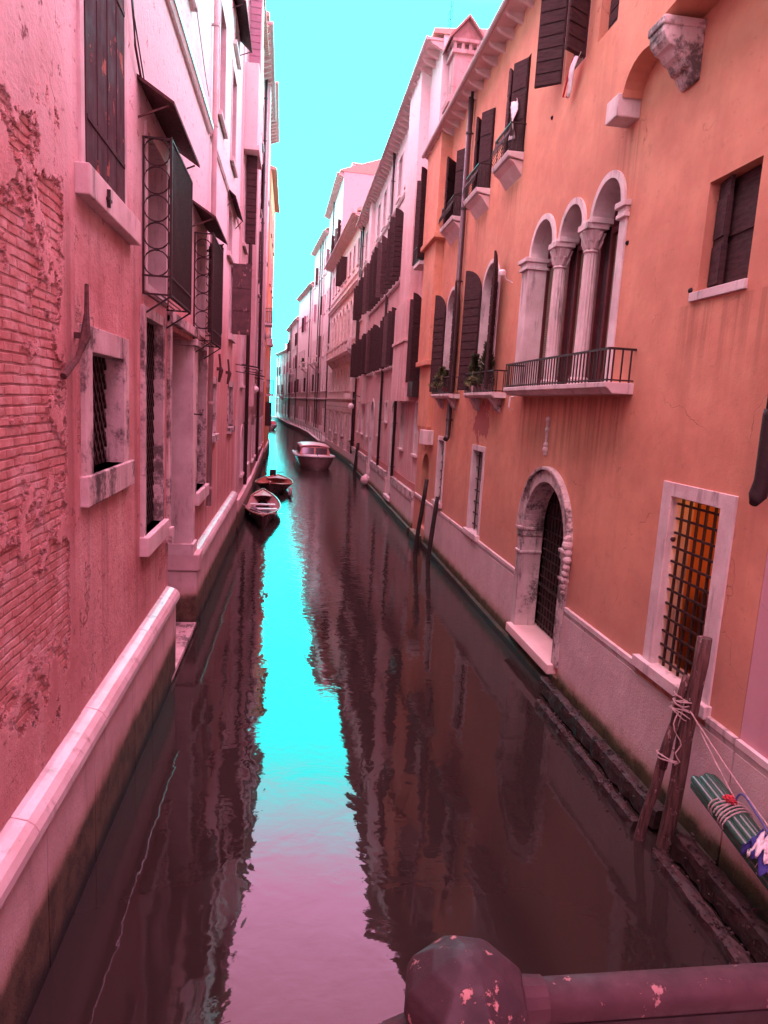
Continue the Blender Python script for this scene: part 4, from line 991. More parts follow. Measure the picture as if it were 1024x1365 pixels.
# ---- white palace with rusticated ground floor and balustraded balcony (49.5 .. 71)
M_ = Fac('palace', 'white palace with long balustraded balcony and rusticated ground floor, past the pink house', (3.35, 71), (RX-.1, 49.51), 17.8, CREAM)
for i in range(8):
    ya = 51.0+i*2.45
    window(M_, ya, ya+1.05, 9.45, 12.4, ar=True, frame=.16, recess=.35, fill='glass', sill=0, proud=.07)
    x = M_.S(ya-.7); c = MB(); c.lathe((x, .1, 9.4), [(.16,0),(.16,.1),(.12,.15),(.11,2.2),(.17,2.35),(.17,2.45)], 12); M_.part(c, 'column', STONE)
    window(M_, ya, ya+1.0, 14.6, 16.4, frame=.12, recess=.2, fill='closed' if i % 3 == 0 else 'dark', sill=.08, leaves='both' if i in (3, 4) else None)
    window(M_, ya+.1, ya+.95, 5.6, 7.4, frame=.12, recess=.2, fill='glass', sill=.08)
    if i % 2: window(M_, ya, ya+1.1, .9, 3.6, frame=.15, recess=.3, fill='door', sill=0)
    else: window(M_, ya, ya+.9, 1.9, 3.7, frame=.12, recess=.3, fill='dark', bars=('grid', 4, 6))
bal = M_.part(MB().extr([(-.01,8.15),(.5,8.15),(.62,8.25),(.70,8.32),(.70,8.42),(-.01,8.42)], *M_.r(50.0, 66.5)), 'balcony', STONE)
bb = MB(); s0, s1 = M_.r(50.0, 66.5)
x = s0
while x < s1-.1:
    bb.lathe((x+.14, .60, 8.42), [(.06,0),(.05,.08),(.085,.3),(.04,.55),(.06,.66)], 6); x += .26
bb.box(s0, s1, .50, .72, 9.06, 9.2)
for i in range(8): xx = s0+(s1-s0)*i/7; bb.box(xx-.14, xx+.14, .46, .74, 8.42, 9.26)
M_.part(bb, 'balustrade', STONE, bal)
for i in range(10):
    xx = s0+.2+(s1-s0-.4)*i/9; M_.part(MB().hexa([(xx+a, b, z) for a in (-.12,.12) for b, z in ((-.01,7.6),(-.01,8.148),(.12,7.66),(.55,8.148))]), 'corbel', STONE, bal)
for (za, zb, d) in ((4.75, 4.95, .12), (13.0, 13.35, .3), (13.9, 14.0, .12)): band(M_, 49.6, 70.9, za, zb, d, STONE)
ST = M_.part(MB().box(*M_.r(49.6, 50.9), -.01, .30, 5.4, 6.9).box(*M_.r(52.5, 53.3), 0, .45, 4.95, 5.3), 'bracket', STONE)
rb_ = MB(); s0, s1 = M_.r(49.6, 70.9); 
M_.part(MB().box(s0, s1, -.01, .08, -.8, .85), 'plinth', BASE_R)
# rusticated courses between the openings
x = s0; rr = MB()
hs = [(min(p[0] for p in h), max(p[0] for p in h), min(p[1] for p in h), max(p[1] for p in h)) for h in M_.holes if min(p[1] for p in h) < 4]
z = .86
row = 0
while z < 4.6:
    x = s0-(.5 if row % 2 else 0)
    while x < s1:
        a, b = max(s0, x+.015), min(s1, x+1.0-.015)
        if b-a > .1 and not any(b > h[0]-.02 and a < h[1]+.02 and z+.4 > h[2] and z < h[3] for h in hs): rr.box(a, b, -.01, .06, z, z+.40)
        x += 1.0
    z += .425; row += 1
M_.part(rr, 'rustication', RUST, None, .01)
modillions(M_, 49.6, 70.9, 17.6, .75, .45, .14, .3)
pipe(M_, 49.75, .8, 17.5, .07, .12, PIPE, False)
M_.finish(slope=.35, over=.5)

# ---- the far right houses along the curving quay
def far_house(label, far_, near_, H, mat, floors, bal=(), depth=9., chim=True):
    f = Fac('house', label, far_, near_, H, mat, depth=depth); L = f.L; n = int(L/2.3)
    lo, hi = sorted((far_[1], near_[1]))
    inv = (hi-lo)/L
    for i in range(n):
        ya = lo+(.7+i*2.3)*inv; yb = ya+1.0*inv
        for j, (za, zb) in enumerate(floors):
            if random.random() < .1: continue
            kind = random.choice(['closed','glass','dark','glass'])
            w_ = window(f, ya, yb, za, zb, ar=(j % 3 == 2), frame=.13, recess=.22, fill=kind, sill=.08 if j else 0,
                        leaves=random.choice(['both','lo','hi']) if (j and random.random() < .3) else None, lw=.36, la=(-60,-150), lm=random.choice([WOODK,WOODF,WOODM]))
        if random.random() < .35: pipe(f, ya-.5*inv, .9, H-.1, .07, .12, random.choice([PIPE, PIPEP]), False)
    for (i, z) in bal:
        ya = lo+(.2+i*2.3)*inv; s0, s1 = f.r(ya, ya+2.0*inv)
        b_ = f.part(MB().box(s0, s1, 0, .8, z, z+.14).box(s0, s1, .7, .82, z+.9, z+1.02).box(s0, s0+.12, 0, .82, z+.9, z+1.02).box(s1-.12, s1, 0, .82, z+.9, z+1.02), 'balcony', STONE)
        q = MB(); x = s0+.1
        while x < s1: q.lathe((x,.76,z+.14), [(.05,0),(.08,.3),(.04,.6),(.06,.76)], 6); x += .22
        f.part(q, 'balustrade', STONE, b_)
        for xx in (s0+.2, s1-.2): f.part(MB().hexa([(xx+a, b, zz) for a in (-.1,.1) for b, zz in ((-.01,z-.6),(-.01,z-.002),(.1,z-.5),(.7,z-.002))]), 'corbel', STONE, b_)
    band(f, lo+.05, hi-.05, 4.75, 5.0, .15); band(f, lo+.05, hi-.05, H-5, H-4.8, .1)
    f.part(MB().box(0, L, -.01, .05, .3, 1.5), 'plinth', BASE_R)
    modillions(f, lo+.05, hi-.05, H-.2, .6, .6, .14, .3); f.finish(slope=.35, over=.4)
    if chim:
        for t in (.25, .7): chimney(f, lo+(hi-lo)*t, 1.6, .9, H-.1, H+2.6, f.roof, PALE, False)
    return f
FL4 = [(1.3,3.6),(5.9,8.2),(10.3,13.0),(15.6,17.9),(20.4,22.6)]
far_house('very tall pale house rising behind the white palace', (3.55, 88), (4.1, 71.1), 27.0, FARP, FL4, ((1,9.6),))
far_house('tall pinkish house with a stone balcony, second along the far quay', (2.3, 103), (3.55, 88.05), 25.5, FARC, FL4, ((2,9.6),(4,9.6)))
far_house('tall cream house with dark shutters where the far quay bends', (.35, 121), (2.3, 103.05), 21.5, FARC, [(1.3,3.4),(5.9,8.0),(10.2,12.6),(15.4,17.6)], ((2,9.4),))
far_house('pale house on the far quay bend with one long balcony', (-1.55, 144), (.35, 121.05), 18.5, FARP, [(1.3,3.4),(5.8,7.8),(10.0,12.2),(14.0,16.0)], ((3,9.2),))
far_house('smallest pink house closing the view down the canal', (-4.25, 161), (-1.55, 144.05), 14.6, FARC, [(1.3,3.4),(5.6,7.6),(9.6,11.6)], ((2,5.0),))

# quay walk in front of them
pe = [(2.75, 70.5), (2.0, 89), (.92, 102.5), (-1.0, 120), (-2.85, 144), (-5.2, 161)]
pw = [(4.3, 70.5), (3.9, 89), (2.9, 103), (1.0, 121), (-.9, 144), (-3.4, 162)]
mb = MB(False)
for i in range(5):
    a, b, c, d = pe[i], pe[i+1], pw[i+1], pw[i]
    mb.hexa([(p[0], p[1], z) for p in (a, b) for z in (-.8, .48)] + [(p[0], p[1], z) for p in (d, c) for z in (-.8, .48)])
tag(mb.build('path', stone('quay_stone', (.26,.17,.16), (.34,.24,.23), .4)), kind='structure')
mb = MB(False)
for i in range(5):
    a, b = Vector(pe[i]+(.53,)), Vector(pe[i+1]+(.53,)); mb.bar(a, b, .34, .11)
tag(mb.build('kerb', STONED, bevel=.02), kind='structure')
mb = MB(False)
for i in range(5):
    a, b = Vector(pe[i]+(0,)), Vector(pe[i+1]+(0,)); n = max(2, int((b-a).length/2.2))
    for j in range(n):
        p = a.lerp(b, j/n); q = a.lerp(b, (j+1)/n); mb.tube([p+Vector((.15,0,.58)), p+Vector((.15,0,1.45))], .03, 6)
        for z in (1.0, 1.43): mb.tube([p+Vector((.15,0,z)), q+Vector((.15,0,z))], .02, 5)
tag(mb.build('quay_railing', IRON), 'dark iron railing following the curved quay far down the canal', 'railing')

# ================================================================== mooring poles, timbers, rope
def pole(name, label, pts, r_, mat, n=10, cat='mooring pole', group=None):
    t = thing(name, label, cat, pts[0], 0, group); p0 = Vector(pts[0])
    mb = MB(False); P = [Vector(p)-p0 for p in pts]; k_ = len(P)
    rs_ = [r_*(1.12-.22*i/(k_-1)) for i in range(k_)]
    mb.tube(P, rs_, n); o = mb.build('shaft', mat, t)
    # knots and unevenness
    for v in o.data.vertices:
        v.co += Vector((random.uniform(-1,1), random.uniform(-1,1), random.uniform(-.5,.5)))*r_*.07
    for p in o.data.polygons: p.use_smooth = len(p.vertices) == 4
    return t
def lerp_pts(a, b, n, wob=.012):
    a, b = Vector(a), Vector(b); return [a.lerp(b, i/n)+Vector((random.uniform(-wob,wob), random.uniform(-wob,wob), 0)) for i in range(n+1)]
pole('mooring_pole', 'tall weathered mooring pole with rope tied near its head, beside the lit window', lerp_pts((4.13, 6.30, -.9), (4.28, 6.18, 2.42), 12), .080, POLEW)
pole('mooring_pole', 'shorter split mooring pole lashed against the taller weathered one', lerp_pts((3.87, 6.50, -.9), (4.12, 6.30, 1.40), 9), .055, POLEW)
stub = pole('mooring_pole', 'thin wooden stake tied behind the rope knot of the tall weathered pole', lerp_pts((4.08, 6.33, .9), (4.16, 6.24, 1.98), 6, .004), .042, POLEW)
pole('mooring_pole', 'thin dark leaning pole by the orange house, nearer one of the pair', lerp_pts((4.10, 19.66, -.9), (4.34, 19.66, 1.98), 6, .004), .07, DARKW)
pole('mooring_pole', 'thin dark leaning pole in front of the arched niche, farther one of the pair', lerp_pts((3.93, 21.0, -.9), (4.2, 20.7, 2.38), 6, .004), .07, DARKW)
pole('mooring_pole', 'short dark leaning pole far up the right bank below the pink house', lerp_pts((4.1, 44.9, -.9), (4.3, 44.9, 2.0), 6, .004), .11, DARKW)
# lashings
def coil(mb, c, r_, ax, turns, pitch, rr, squash=1.):
    ax = Vector(ax).normalized(); a = ax.orthogonal().normalized(); b = ax.cross(a); n = 16
    mb.tube([Vector(c)+ax*(pitch*i/n+.015*math.sin(i*.9))+(a*math.cos(2*math.pi*i/n)+b*math.sin(2*math.pi*i/n)*squash)*(r_*(1+.1*math.sin(i*.7))) for i in range(int(n*turns))], rr, 6)
ax = Vector((.34,-.22,3.3))
mb = MB(False); mb.tube([Vector(p) for p in [(4.10,6.2,1.60),(4.075,6.2,1.54),(4.06,6.2,1.47),(4.075,6.19,1.40),(4.10,6.17,1.35),(4.135,6.16,1.30),(4.15,6.16,1.25),(4.135,6.17,1.20),(4.11,6.18,1.15),(4.13,6.17,1.10),(4.16,6.16,1.06),(4.15,6.18,1.03),(4.13,6.2,1.0)]], .007, 6); coil(mb, (4.18,6.27,1.60), .105, ax, 4.4, .032, .007); coil(mb, (4.18,6.27,1.68), .10, (.5,.3,3), 2.6, .03, .006)
coil(mb, (4.18,6.26,1.60), .11, (.9,-.6,3), 2.2, -.03, .006)
coil(mb, (4.13,6.31,1.02), .12, (.1,-.3,3), 2.3, .03, .008)
tag(mb.build('lashing_rope', ROPE), 'pale rope wound round the heads of the two weathered mooring poles', 'rope')
mb = MB(False)
def spl(P, k_=6):
    P = [Vector(p) for p in P]; Q = [P[0]*2-P[1]]+P+[P[-1]*2-P[-2]]; o_ = []
    for i in range(1, len(Q)-2):
        a, b, c, d = Q[i-1:i+3]
        for j in range(k_):
            t_ = j/k_; o_.append(.5*((2*b)+(c-a)*t_+(2*a-5*b+4*c-d)*t_*t_+(3*b-a-3*c+d)*t_**3))
    return o_+[P[-1]]
def sag(a, b, s_, n=12): a, b = Vector(a), Vector(b); return [a.lerp(b, i/n)-Vector((0,0,s_*math.sin(math.pi*i/n))) for i in range(n+1)]
mb.tube(sag((4.20,6.16,1.63), (4.30,4.62,1.00), .03), .007, 6); mb.tube(sag((4.22,6.16,1.62), (4.20,5.32,1.16), .02), .006, 6)
tag(mb.build('mooring_line', ROPE), 'taut thin white line running from the pole knot down to the green tubes', 'rope')

# timber fender beams along the foot of the orange house
def timber(name, label, a, b, wd, ht):
    a, b = Vector(a), Vector(b); L = (b-a).length; d = (b-a)/L; sdv = Vector((0,0,1)).cross(d); n = 26
    mb = MB(False); rings = []
    pr = [(-.5,-.5),(-.5,.1),(-.42,.42),(-.2,.5),(.2,.5),(.42,.44),(.5,.1),(.5,-.5)]
    for i in range(n+1):
        c = a+d*L*i/n; j = 1+random.uniform(-.14,.08)
        rings.append([mb.P(c+sdv*(x*wd*j+random.uniform(-.008,.008))+Vector((0,0,z*ht*j+random.uniform(-.01,.01)))) for x, z in pr])
    for A_, B_ in zip(rings, rings[1:]):
        for j in range(8): mb.f.append([A_[j], A_[(j+1)%8], B_[(j+1)%8], B_[j]])
    mb.f.append(rings[0][::-1]); mb.f.append(rings[-1])
    for i in range(int(L*55)):
        c = a+d*random.uniform(0, L)+sdv*random.uniform(-.5,.5)*wd*1.05+Vector((0,0,ht*random.choice([.5,.5,random.uniform(-.3,.4)])))
        if abs((c-a).dot(sdv)) < wd*.35: c.z = a.z+ht*.48
        else: c = c+sdv*(wd*.5*math.copysign(1, (c-a).dot(sdv))-(c-a).dot(sdv))
        r_ = random.uniform(.006,.022); mb.lathe(c, [(r_*.3,-r_*.6),(r_,-r_*.2),(r_*.9,r_*.3),(r_*.3,r_*.7)], 5, random.uniform(0,3))
    return tag(mb.build(name, BEAMW), label, 'timber beam', 'sodden fender timbers at the foot of the orange house')
timber('fender_beam', 'thick sodden timber lying highest against the roughcast wall, far side of the poles', (4.28,10.25,.16), (4.24,6.5,.16), .15, .24)
timber('fender_beam', 'lower sodden timber at the waterline, outermost, far side of the poles', (4.03,9.75,.02), (4.00,6.55,.02), .12, .2)
timber('fender_beam', 'thick cracked timber against the wall between the poles and the bridge', (4.25,6.1,.16), (4.20,3.6,.16), .19, .26)
timber('fender_beam', 'rotten outer timber at the waterline between the poles and the bridge', (4.0,6.1,.01), (3.94,3.6,.01), .16, .2)

# green vinyl tubes lashed in a bundle, hanging on the wall
t = thing('tube_bundle', 'bundle of dark green ribbed tubes lashed with red and white cord beside the wall', 'tubes', (4.2, 5.3, 1.0))
dr_ = (Vector((4.19,4.30,.78))-Vector((4.17,5.74,1.07))).normalized(); sd_ = dr_.cross(Vector((0,0,1))).normalized(); upv = sd_.cross(dr_)
base = Vector((4.17,5.74,1.10))-Vector((4.2,5.3,1.0))
for i, (a, b) in enumerate(((-.115,.0),(-.06,.045),(0,.065),(.06,.055),(.115,.02),(-.09,-.07),(-.02,-.05),(.05,-.05),(.10,-.06))):
    mb = MB(False); p = base+sd_*a+upv*b+dr_*random.uniform(-.03,.03); mb.tube([p, p+dr_*.02, p+dr_*1.5], [.030,.042,.042], 12)
    o = mb.build('tube', GREEN, t)
    for q in o.data.polygons: q.use_smooth = len(q.vertices) == 4
def cyl_coil(mb, c, a1, b1, turns, pitch, rr, slant=0.):
    n = 20
    mb.tube([Vector(c)+dr_*(pitch*i/n+slant*math.cos(2*math.pi*i/n))+sd_*a1*math.cos(2*math.pi*i/n)+upv*b1*math.sin(2*math.pi*i/n) for i in range(int(n*turns))], rr, 6)
mb = MB(False); cyl_coil(mb, base+dr_*.42, .165, .12, 3.6, .035, .007, .03); cyl_coil(mb, base+dr_*.45, .165, .12, 2.2, -.04, .007, -.04); cyl_coil(mb, base+dr_*1.02, .165, .12, 1.0, .02, .004)
mb.tube(spl([base+dr_*.45-sd_*.165+Vector((0,0,-.03)), base+dr_*.62-sd_*.24-Vector((0,0,.06)), base+dr_*.95-sd_*.27-Vector((0,0,.08)), base+dr_*1.35-sd_*.2-Vector((0,0,.02))]), .007, 6)
mb.build('cord', ROPE, t)
mb = MB(False)
for i in range(14):
    a = random.uniform(0, 6.28); c = base+dr_*.40+upv*.13+sd_*.02
    mb.tube([c+Vector((random.uniform(-.05,.05),random.uniform(-.05,.05),random.uniform(-.02,.04))) for _ in range(4)], .009, 6)
mb.build('red_cord', ROPER, t)
mb = MB(False); c = base+dr_*.42+upv*.12; mb.tube(spl([c, c+Vector((.03,-.06,.12)), c+Vector((.05,-.25,.04)), c+Vector((.04,-.5,-.05))]), .010, 6); mb.build('blue_cord', ROPEB, t)
def cloth(name, label, c, sx, sy, sz, mat, seed):
    random.seed(seed); mb = MB(False); n = 18; G = {}
    for i in range(n+1):
        for j in range(n+1):
            u, v = i/n, j/n
            fold = .045*math.sin(u*17+v*5+seed)+.03*math.sin(v*19-u*7)
            G[i, j] = mb.P((c[0]+(u-.5)*sx+fold, c[1]+(v-.5)*sy+fold*.7, c[2]+sz*(1-abs(u-.5)*1.3)*math.cos((v-.5)*2)-sz*.6*abs(v-.5)+fold))
    for i in range(n):
        for j in range(n): mb.f.append([G[i,j], G[i+1,j], G[i+1,j+1], G[i,j+1]])
    o = mb.build(name, mat, smooth=True); md = o.modifiers.new('thickness', 'SOLIDIFY'); md.thickness = .006
    return tag(o, label, 'cloth')
cloth('cloth', 'crumpled deep blue cloth heaped over the near end of the green tubes', (4.18,4.74,.97), .34, .40, .19, CLOB, 3)
cloth('cloth', 'crumpled pale cloth showing between folds of blue on the tubes', (4.10,4.72,1.03), .13, .26, .12, CLOW, 5)
random.seed(11)
# flag-like cloths at upper windows
mb = MB(False); G = {}
for i in range(9):
    for j in range(7):
        u, v = i/8, j/6; G[i,j] = mb.P((4.38-.03*math.sin(v*5), 11.75-.30*u*(1-v*.5)+.28*v, 10.42-.50*v-.05*u+.015*math.sin(u*9)))
for i in range(8):
    for j in range(6): mb.f.append([G[i,j],G[i+1,j],G[i+1,j+1],G[i,j+1]])
o = mb.build('cloth', CLOW, smooth=True); o.modifiers.new('thickness','SOLIDIFY').thickness = .006; tag(o, 'white cloth with a red edge hanging out below the top right shutters', 'cloth')
mb = MB(False); mb.tube([(4.37,11.76,10.42),(4.35,11.9,10.17),(4.35,12.03,9.93),(4.36,11.88,9.87)], .018, 6); mb.build('red_hem', RED, o)
mb = MB(False); G = {}
for i in range(6):
    for j in range(8):
        u, v = i/5, j/7; G[i,j] = mb.P((4.30+.05*math.sin(v*7+u*4), 14.6+.22*u, 10.95-.75*v))
for i in range(5):
    for j in range(7): mb.f.append([G[i,j],G[i+1,j],G[i+1,j+1],G[i,j+1]])
o = mb.build('cloth', CLOW, smooth=True); o.modifiers.new('thickness','SOLIDIFY').thickness = .006; tag(o, 'white curtain blown out over the small iron balcony nearest the triple window', 'cloth')

# ================================================================== plants on the balconies
def conifer(name, label, x, y, z, h_, r_, pale=0, pot=None, cat='potted plant'):
    t = thing(name, label, cat, (x, y, z)); mb = MB(False); mp = MB(False)
    for i in range(int(1500*h_)):
        v = random.random()**.8; rr = r_*(1-v*.82)*math.sqrt(random.random())*(.8+.25*math.sin(v*14)); a = random.uniform(0, 6.28)
        c = Vector((rr*math.cos(a), rr*math.sin(a), .16+v*h_)); s_ = random.uniform(.024,.046)
        d = Vector((math.cos(a), math.sin(a), random.uniform(.2,1.4))).normalized(); q = d.orthogonal().normalized()*s_*.5
        T = mp if random.random() < pale else mb
        k0 = [T.P(c-q), T.P(c+q), T.P(c+d*s_*1.9+q*.2), T.P(c+d*s_*1.9-q*.2)]; T.f.append(k0)
    mb.build('foliage', LEAF, t)
    if mp.f: mp.build('pale_leaves', LEAFY, t)
    MB(False).tube([(0,0,.1),(0,0,.16+h_*.7)], .014, 6).build('stem', POLEW, t)
    p = MB(False); p.lathe((0,0,0), [(.08,0),(.11,.17),(.12,.17),(.12,.2),(.1,.2)], 14); p.build('pot', pot or TERR, t)
conifer('potted_conifer', 'tall cone-shaped evergreen in the nearer planted balcony', 4.32, 15.35, 5.0, .95, .27)
conifer('potted_conifer', 'slimmer dark evergreen at the far end of the nearer planted balcony', 4.32, 16.4, 5.0, .75, .22)
conifer('potted_shrub', 'variegated pale-leaved shrub hanging through the nearer planted balcony rail', 4.27, 16.0, 4.96, .36, .27, .6)
conifer('potted_shrub', 'bushy green plant with pale tips on the farther planted balcony', 4.31, 20.1, 5.0, .62, .36, .35)
conifer('potted_shrub', 'green plant in a red pot on the farther planted balcony', 4.31, 19.35, 5.0, .5, .28, .3, RED)
conifer('potted_shrub', 'dark hanging creeper on a balcony down the curved quay', 1.2, 111, 9.4, 1.6, .8, .1)

# ================================================================== boats
def hull_sections(st, n=8, full=.62, pw=.75):
    """st: (y, half beam, sheer z, keel z)"""
    out_ = []
    for (y, b, zs, zk) in st:
        row = []
        for i in range(-n, n+1):
            u = i/n; a = abs(u)
            x = b*(a**pw)*(1 if u >= 0 else -1)*(full+(1-full)*a); z = zk+(zs-zk)*(a**2.2)
            row.append((x, y, z))
        out_.append(row)
    return out_
def skin(mb, rows, close_ends=True):
    idx = [[mb.P(p) for p in r_] for r_ in rows]
    for A_, B_ in zip(idx, idx[1:]):
        for j in range(len(A_)-1): mb.f.append([A_[j], A_[j+1], B_[j+1], B_[j]])
    if close_ends: mb.f.append(idx[0]); mb.f.append(idx[-1][::-1])
def open_boat(name, label, loc, rz, L, B, sheer, inner, outer, heap=False, decks=True):
    t = thing(name, label, 'rowing boat' if not decks == 2 else 'motorboat', loc, rz)
    N_ = 14; st = []; 
    for i in range(N_+1):
        u = i/N_; w_ = math.sin(math.pi*min(1, (u*.92+.0)/.92*.5+.0)) if False else 0
        hb = B/2*(1-abs(2*(u-.45)/1.1)**2.4) if u > .45 else B/2*(1-(1-u/.45)**1.45)
        hb = max(.02, hb); zs = sheer+.26*(1-u/.5)**2*(u < .5)+.10*((u-.5)/.5)**2*(u >= .5)
        st.append((u*L, hb, zs, -.18+.12*(1-u)**6))
    mb = MB(False); skin(mb, hull_sections(st)); h_ = mb.build('hull', outer, t, smooth=True)
    mb = MB(False); skin(mb, hull_sections([(y, b*.93, zs+.002, zk+.07) for y, b, zs, zk in st][1:-1]))
    mb.build('inner_planking', inner, t, smooth=True)
    mb = MB(False)
    for sg in (-1, 1): mb.tube([(sg*b, y, zs+.012) for y, b, zs, zk in st], .035, 6)
    mb.build('gunwale', BWOOD, t)
    def at(u):
        f_ = u*N_; i = min(N_-1, int(f_)); q = f_-i; return tuple(a+(b-a)*q for a, b in zip(st[i], st[i+1]))
    def deck(u0, u1, nm, dz=-.02, mat=BPAL):
        mb = MB(False); rows = []
        for i in range(6):
            y, b, zs, zk = at(u0+(u1-u0)*i/5); rows.append([(-b*.96,y,zs+dz),(0,y,zs+dz+.035),(b*.96,y,zs+dz)])
        skin(mb, rows, False); o = mb.build(nm, mat, t); o.modifiers.new('t','SOLIDIFY').thickness = .03
    deck(0, .16, 'fore_deck'); deck(.80, 1., 'stern_deck')
    th = MB(False)
    for u in ((.30,.48,.62) if decks != 2 else (.35,.6)):
        y, b, zs, zk = at(u); th.box(-b*.9, b*.9, y-.12, y+.12, zs-.16, zs-.12)
    th.build('thwart', WHITEP if heap else BPAL, t)
    fl = MB(False)
    for i in range(7): x = -.33+.11*i; fl.box(x-.048, x+.048, L*.18, L*.8, -.06, -.035)
    fl.build('floor_board', BPAL, t)
    c = MB(False); y, b, zs, zk = at(.0); c.ball((0, y+.12, zs+.05), .05, 6); c.build('bow_cleat', WHITEP, t)
    return t, at
t, at = open_boat('rowing_boat', 'pointed wooden rowing boat with open red interior and grey rope heap, moored on the left', (-.93, 23.6, 0), R(2.5), 8.2, 1.42, .30, BPAL, BHULL, True)
mb = MB(False)
for i in range(24):
    a = random.uniform(0,6.28); rr = random.uniform(.08,.2); c = (-.22+random.uniform(-.15,.4), 2.3+random.uniform(-.35,.45), .18+random.uniform(0,.10))
    mb.tube([(c[0]+rr*math.cos(a+q*.7), c[1]+rr*math.sin(a+q*.7), c[2]+.02*math.sin(q)) for q in range(9)], .02, 6)
tag(mb.build('rope_heap', COVER, t), None)
bx = MB(False); bx.ball((-.35, 2.2, .42), .15, 8, .55); bx.build('cushion', COVER, t)
mb = MB(False); c = MB(False)
t2, at2 = open_boat('motorboat', 'varnished open motorboat with outboard engine tied behind the pointed rowing boat', (-.98, 31.9, 0), R(-3), 5.2, 1.85, .42, TCAB, BHULL, False, 2)
mb = MB(False).box(-.45,-.12,4.9,5.25,.45,.80).box(-.37,-.20,5.0,5.16,-.3,.46); mb.build('outboard_engine', DARK, t2, .04)
mb = MB(False); mb.tube([(-.2,5.1,.62),(.15,4.7,.72),(.3,4.5,.75)], .02, 6); mb.build('tiller', IRON, t2)
tag(MB(False).tube([(-.02,32.35,.10),(-.02,32.35,.14),(-.02,32.35,.40),(-.02,32.35,.46)], [.03,.08,.08,.03], 10).build('boat_fender', PINKB, smooth=True), 'pale cylindrical fender hanging at the side of the open motorboat', 'fender')
tag(MB(False).tube(sag((-.3,24.2,.55),(-1.7,23.0,1.1),.15), .012, 5).build('mooring_line', ROPE), 'slack line from the pointed rowing boat to the left wall', 'rope')

# water taxi
TX = thing('water_taxi', 'wooden water taxi with pale foredeck and reddish windowed cabin, moored on the right', 'motorboat', (1.72, 45.2, 0), R(3))
st = []; N_ = 14; L = 8.6; B = 2.55
for i in range(N_+1):
    u = i/N_; hb = B/2*(1-(1-min(1, u/.26))**3)*(1-.12*max(0, u-.5)); st.append((u*L, max(.03, hb), .92-.28*min(1, u/.8), -.3+.25*(1-u)**8))
mb = MB(False); skin(mb, hull_sections([(y, b, z, k_) for y, b, z, k_ in st], 8, .88, .42)); mb.build('hull', THULL, TX, smooth=True)
mb = MB(False); skin(mb, [[(-b*.98,y,z-.01),(-b*.5,y,z+.05),(0,y,z+.07),(b*.5,y,z+.05),(b*.98,y,z-.01)] for y, b, z, k_ in st], False)
o = mb.build('deck', WHITEP, TX, smooth=True); o.modifiers.new('t','SOLIDIFY').thickness = .04
mb = MB(False)
for sg in (-1,1): mb.tube([(sg*b*1.01,y,z) for y, b, z, k_ in st], .075, 6)
mb.build('rubbing_strake', WHITEP, TX)
cb = MB(False); cb.hexa([(x*s_, y+yo, z) for x, y in ((-1,2.6),(-1,6.6),(1,2.6),(1,6.6)) for z, s_, yo in ((.75,1.08,0),(1.42,.95,.22 if y < 3 else -.1))][:8] if False else
    [(-1.08,2.6,.78),(-.95,2.85,1.42),(-1.08,6.6,.7),(-.95,6.5,1.42),(1.08,2.6,.78),(.95,2.85,1.42),(1.08,6.6,.7),(.95,6.5,1.42)])
cabn = cb.build('cabin', TCAB, TX, .03)
rf = MB(False); rows = []
for i in range(7):
    y = 2.75+3.95*i/6; rows.append([(x, y, 1.44+.12*(1-(x/1.05)**2)-.03*(i in (0,6))) for x in (-1.05,-.7,-.35,0,.35,.7,1.05)])
skin(rf, rows, False); o = rf.build('cabin_roof', simple('cabin_roof_paint', (.72,.55,.52), (.64,.48,.45), .35), TX, smooth=True); o.modifiers.new('t','SOLIDIFY').thickness = .05
def taxi_pane(x0, x1, front=True, y0=0, y1=0, sg=1):
    mb = MB(False)
    if front: mb.hexa([(x, yy, z) for x in (x0, x1) for z, yf in ((.90,2.645),(1.33,2.815)) for yy in (yf-.03, yf+.0)])
    else: mb.hexa([(sg*xx, y, z) for y in (y0, y1) for z, xf in ((.92,1.053),(1.32,.97)) for xx in (xf, xf+.025)])
    mb.build('window', GLASS, cabn)
taxi_pane(-.86,-.06); taxi_pane(.06,.86)
for sg in (-1,1):
    for a in (3.0, 4.2, 5.4): taxi_pane(0,0,False,a,a+.95,sg)
mb = MB(False); mb.tube([(0,.5,.98),(0,.5,1.12)], .03, 8); mb.tube([(.03,2.2,.98),(.03,2.35,1.2)], .02, 6); mb.build('deck_fitting', IRON, TX)
tag(MB(False).ball((0,0,0), .30, 10).build('fender_ball', PINKB, loc=(4.2, 38.2, .30), smooth=True), 'large round pale fender ball floating by the pink house wall', 'fender')
# far boat
FB = thing('motorboat', 'small white boat with red cover at the far bend of the canal', 'motorboat', (-3.15, 100, 0), R(2))
mb = MB(False); skin(mb, hull_sections([(0,.05,.9,-.1),(1.2,.7,.8,-.2),(3,.95,.7,-.2),(6,.9,.7,-.2)])); mb.build('hull', WHITEP, FB, smooth=True)
MB(False).hexa([(-.7,1.5,.7),(-.5,2,1.3),(-.7,4.5,.7),(-.6,4.4,1.3),(.7,1.5,.7),(.5,2,1.3),(.7,4.5,.7),(.6,4.4,1.3)]).build('cover', RED, FB, .05)
MB(False).box(-.66,.66,.6,1.4,.72,.85).build('deck', WHITEP, FB)

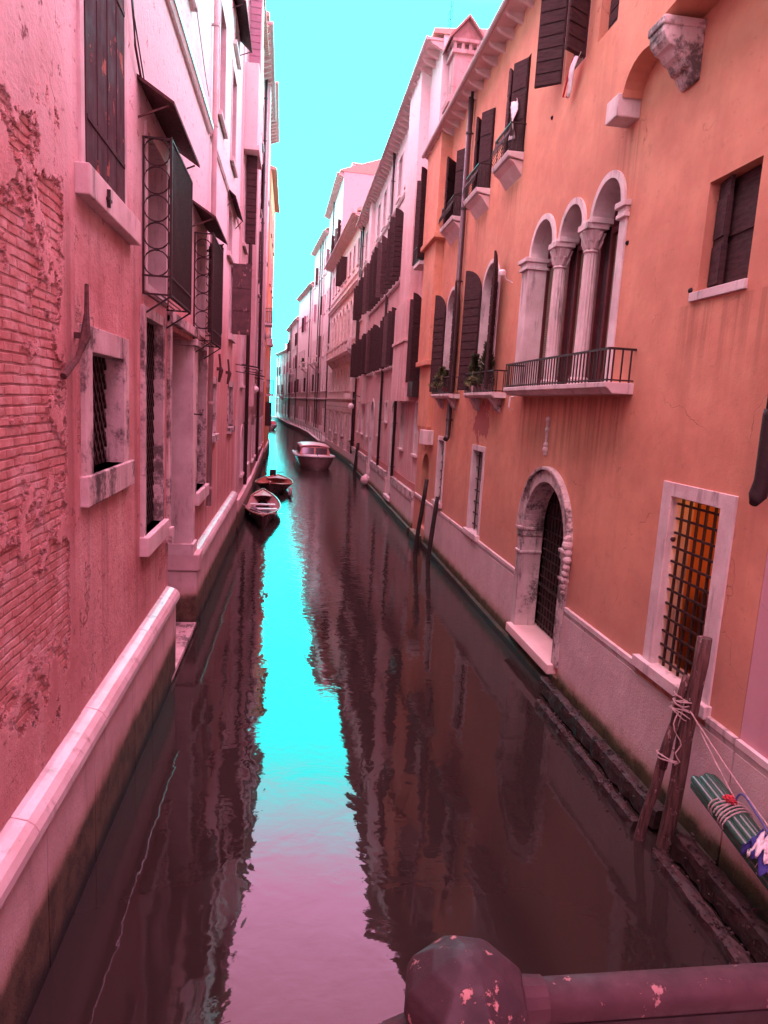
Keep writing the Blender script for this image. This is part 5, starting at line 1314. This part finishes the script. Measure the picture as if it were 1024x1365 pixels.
# ================================================================== bridge under the camera
BR = thing('bridge', 'footbridge with worn iron handrail and faceted post cap in the foreground', 'bridge', (1.3, .6, 0))
ox = Vector((1.3, .6, 0))
def BP(*p): return tuple(Vector(p)-ox)
RZ = lambda x: 3.984-.030*max(0, x-1.0)**2-(.030+.30*max(0, .165-x) if x < .18 else 0)
RY = .60
mb = MB(False); prof_ = []
for j in range(14):
    a = 2*math.pi*j/14; ca, sa = math.cos(a), math.sin(a)
    prof_.append((.022*math.copysign(abs(ca)**.75, ca), .017*math.copysign(abs(sa)**.75, sa)))
def rail(x0, x1):
    rows = []; n = 30
    for i in range(n+1):
        x = x0+(x1-x0)*i/n; rows.append([mb.P(BP(x, RY+a, RZ(x)+b)) for a, b in prof_])
    for A_, B_ in zip(rows, rows[1:]):
        for j in range(14): mb.f.append([A_[j], A_[(j+1)%14], B_[(j+1)%14], B_[j]])
    mb.f.append(rows[0][::-1]); mb.f.append(rows[-1])
rail(.235, 4.35); rail(-1.8, .165)
mb.build('handrail', RAILP, BR, smooth=True)
# ferrules where rail meets post, near-black bar below with underside shade in its colour
MB(False).tube([BP(.24,RY,RZ(.24)), BP(.285,RY,RZ(.285))], [.026,.023], 14).build('rail_collar', RAILP, BR)
mb = MB(False); mb.tube([BP(.16,RY,RZ(.16)), BP(.12,RY,RZ(.12))], [.025,.022], 14)
mb.build('rail_collar', RAILP, BR)
mb = MB(False); rows = []
for i in range(31):
    x = -1.75+6.0*i/30; rows.append([mb.P(BP(x, RY+a, RZ(x)+b)) for a, b in ((-.020,-.075),(.016,-.075),(.016,-.011),(-.021,-.011))])
for A_, B_ in zip(rows, rows[1:]):
    for j in range(4): mb.f.append([A_[j], A_[(j+1)%4], B_[(j+1)%4], B_[j]])
mb.build('rail_bar', DARKI, BR)
KX, KY, KZ = .199, .60, 3.998
kb = MB(False); kb.lathe(BP(KX,KY,KZ), [(.054,-.20),(.054,-.035),(.063,-.024),(.068,-.008),(.0675,.004),(.062,.016),(.040,.035),(.016,.046),(.005,.048)], 8, R(10))
kn = kb.build('post_cap', KNOBP, BR, .0025)
kn.modifiers['bevel'].segments = 3; kn.modifiers['bevel'].angle_limit = R(12)
mb = MB(False); mb.tube([BP(KX,KY,3.0), BP(KX,KY,3.80)], .03, 12); mb.build('post', RAILP, BR)
mb = MB(False)
for i in range(44):
    x = -1.75+i*.14
    if abs(x-KX) > .06: mb.box(x-1.3-.008, x-1.3+.008, -.008, .008, 3.05, 3.93)
mb.build('baluster', RAILP, BR)
n = 16; mb = MB(False)
def arcz(x): return 2.95-.085*(x-1.3)**2
tp = [(x, arcz(x)+.05) for x in [-1.9+6.4*i/n for i in range(n+1)]]; bt_ = [(x, arcz(x)-.35-.03*(x-1.3)**2) for x in [4.5-6.4*i/n for i in range(n+1)]]
lp = tp+bt_
mb.prism([(a-1.3, b) for a, b in lp][::-1], -2.6, .05); mb.build('deck', SILLL, BR)
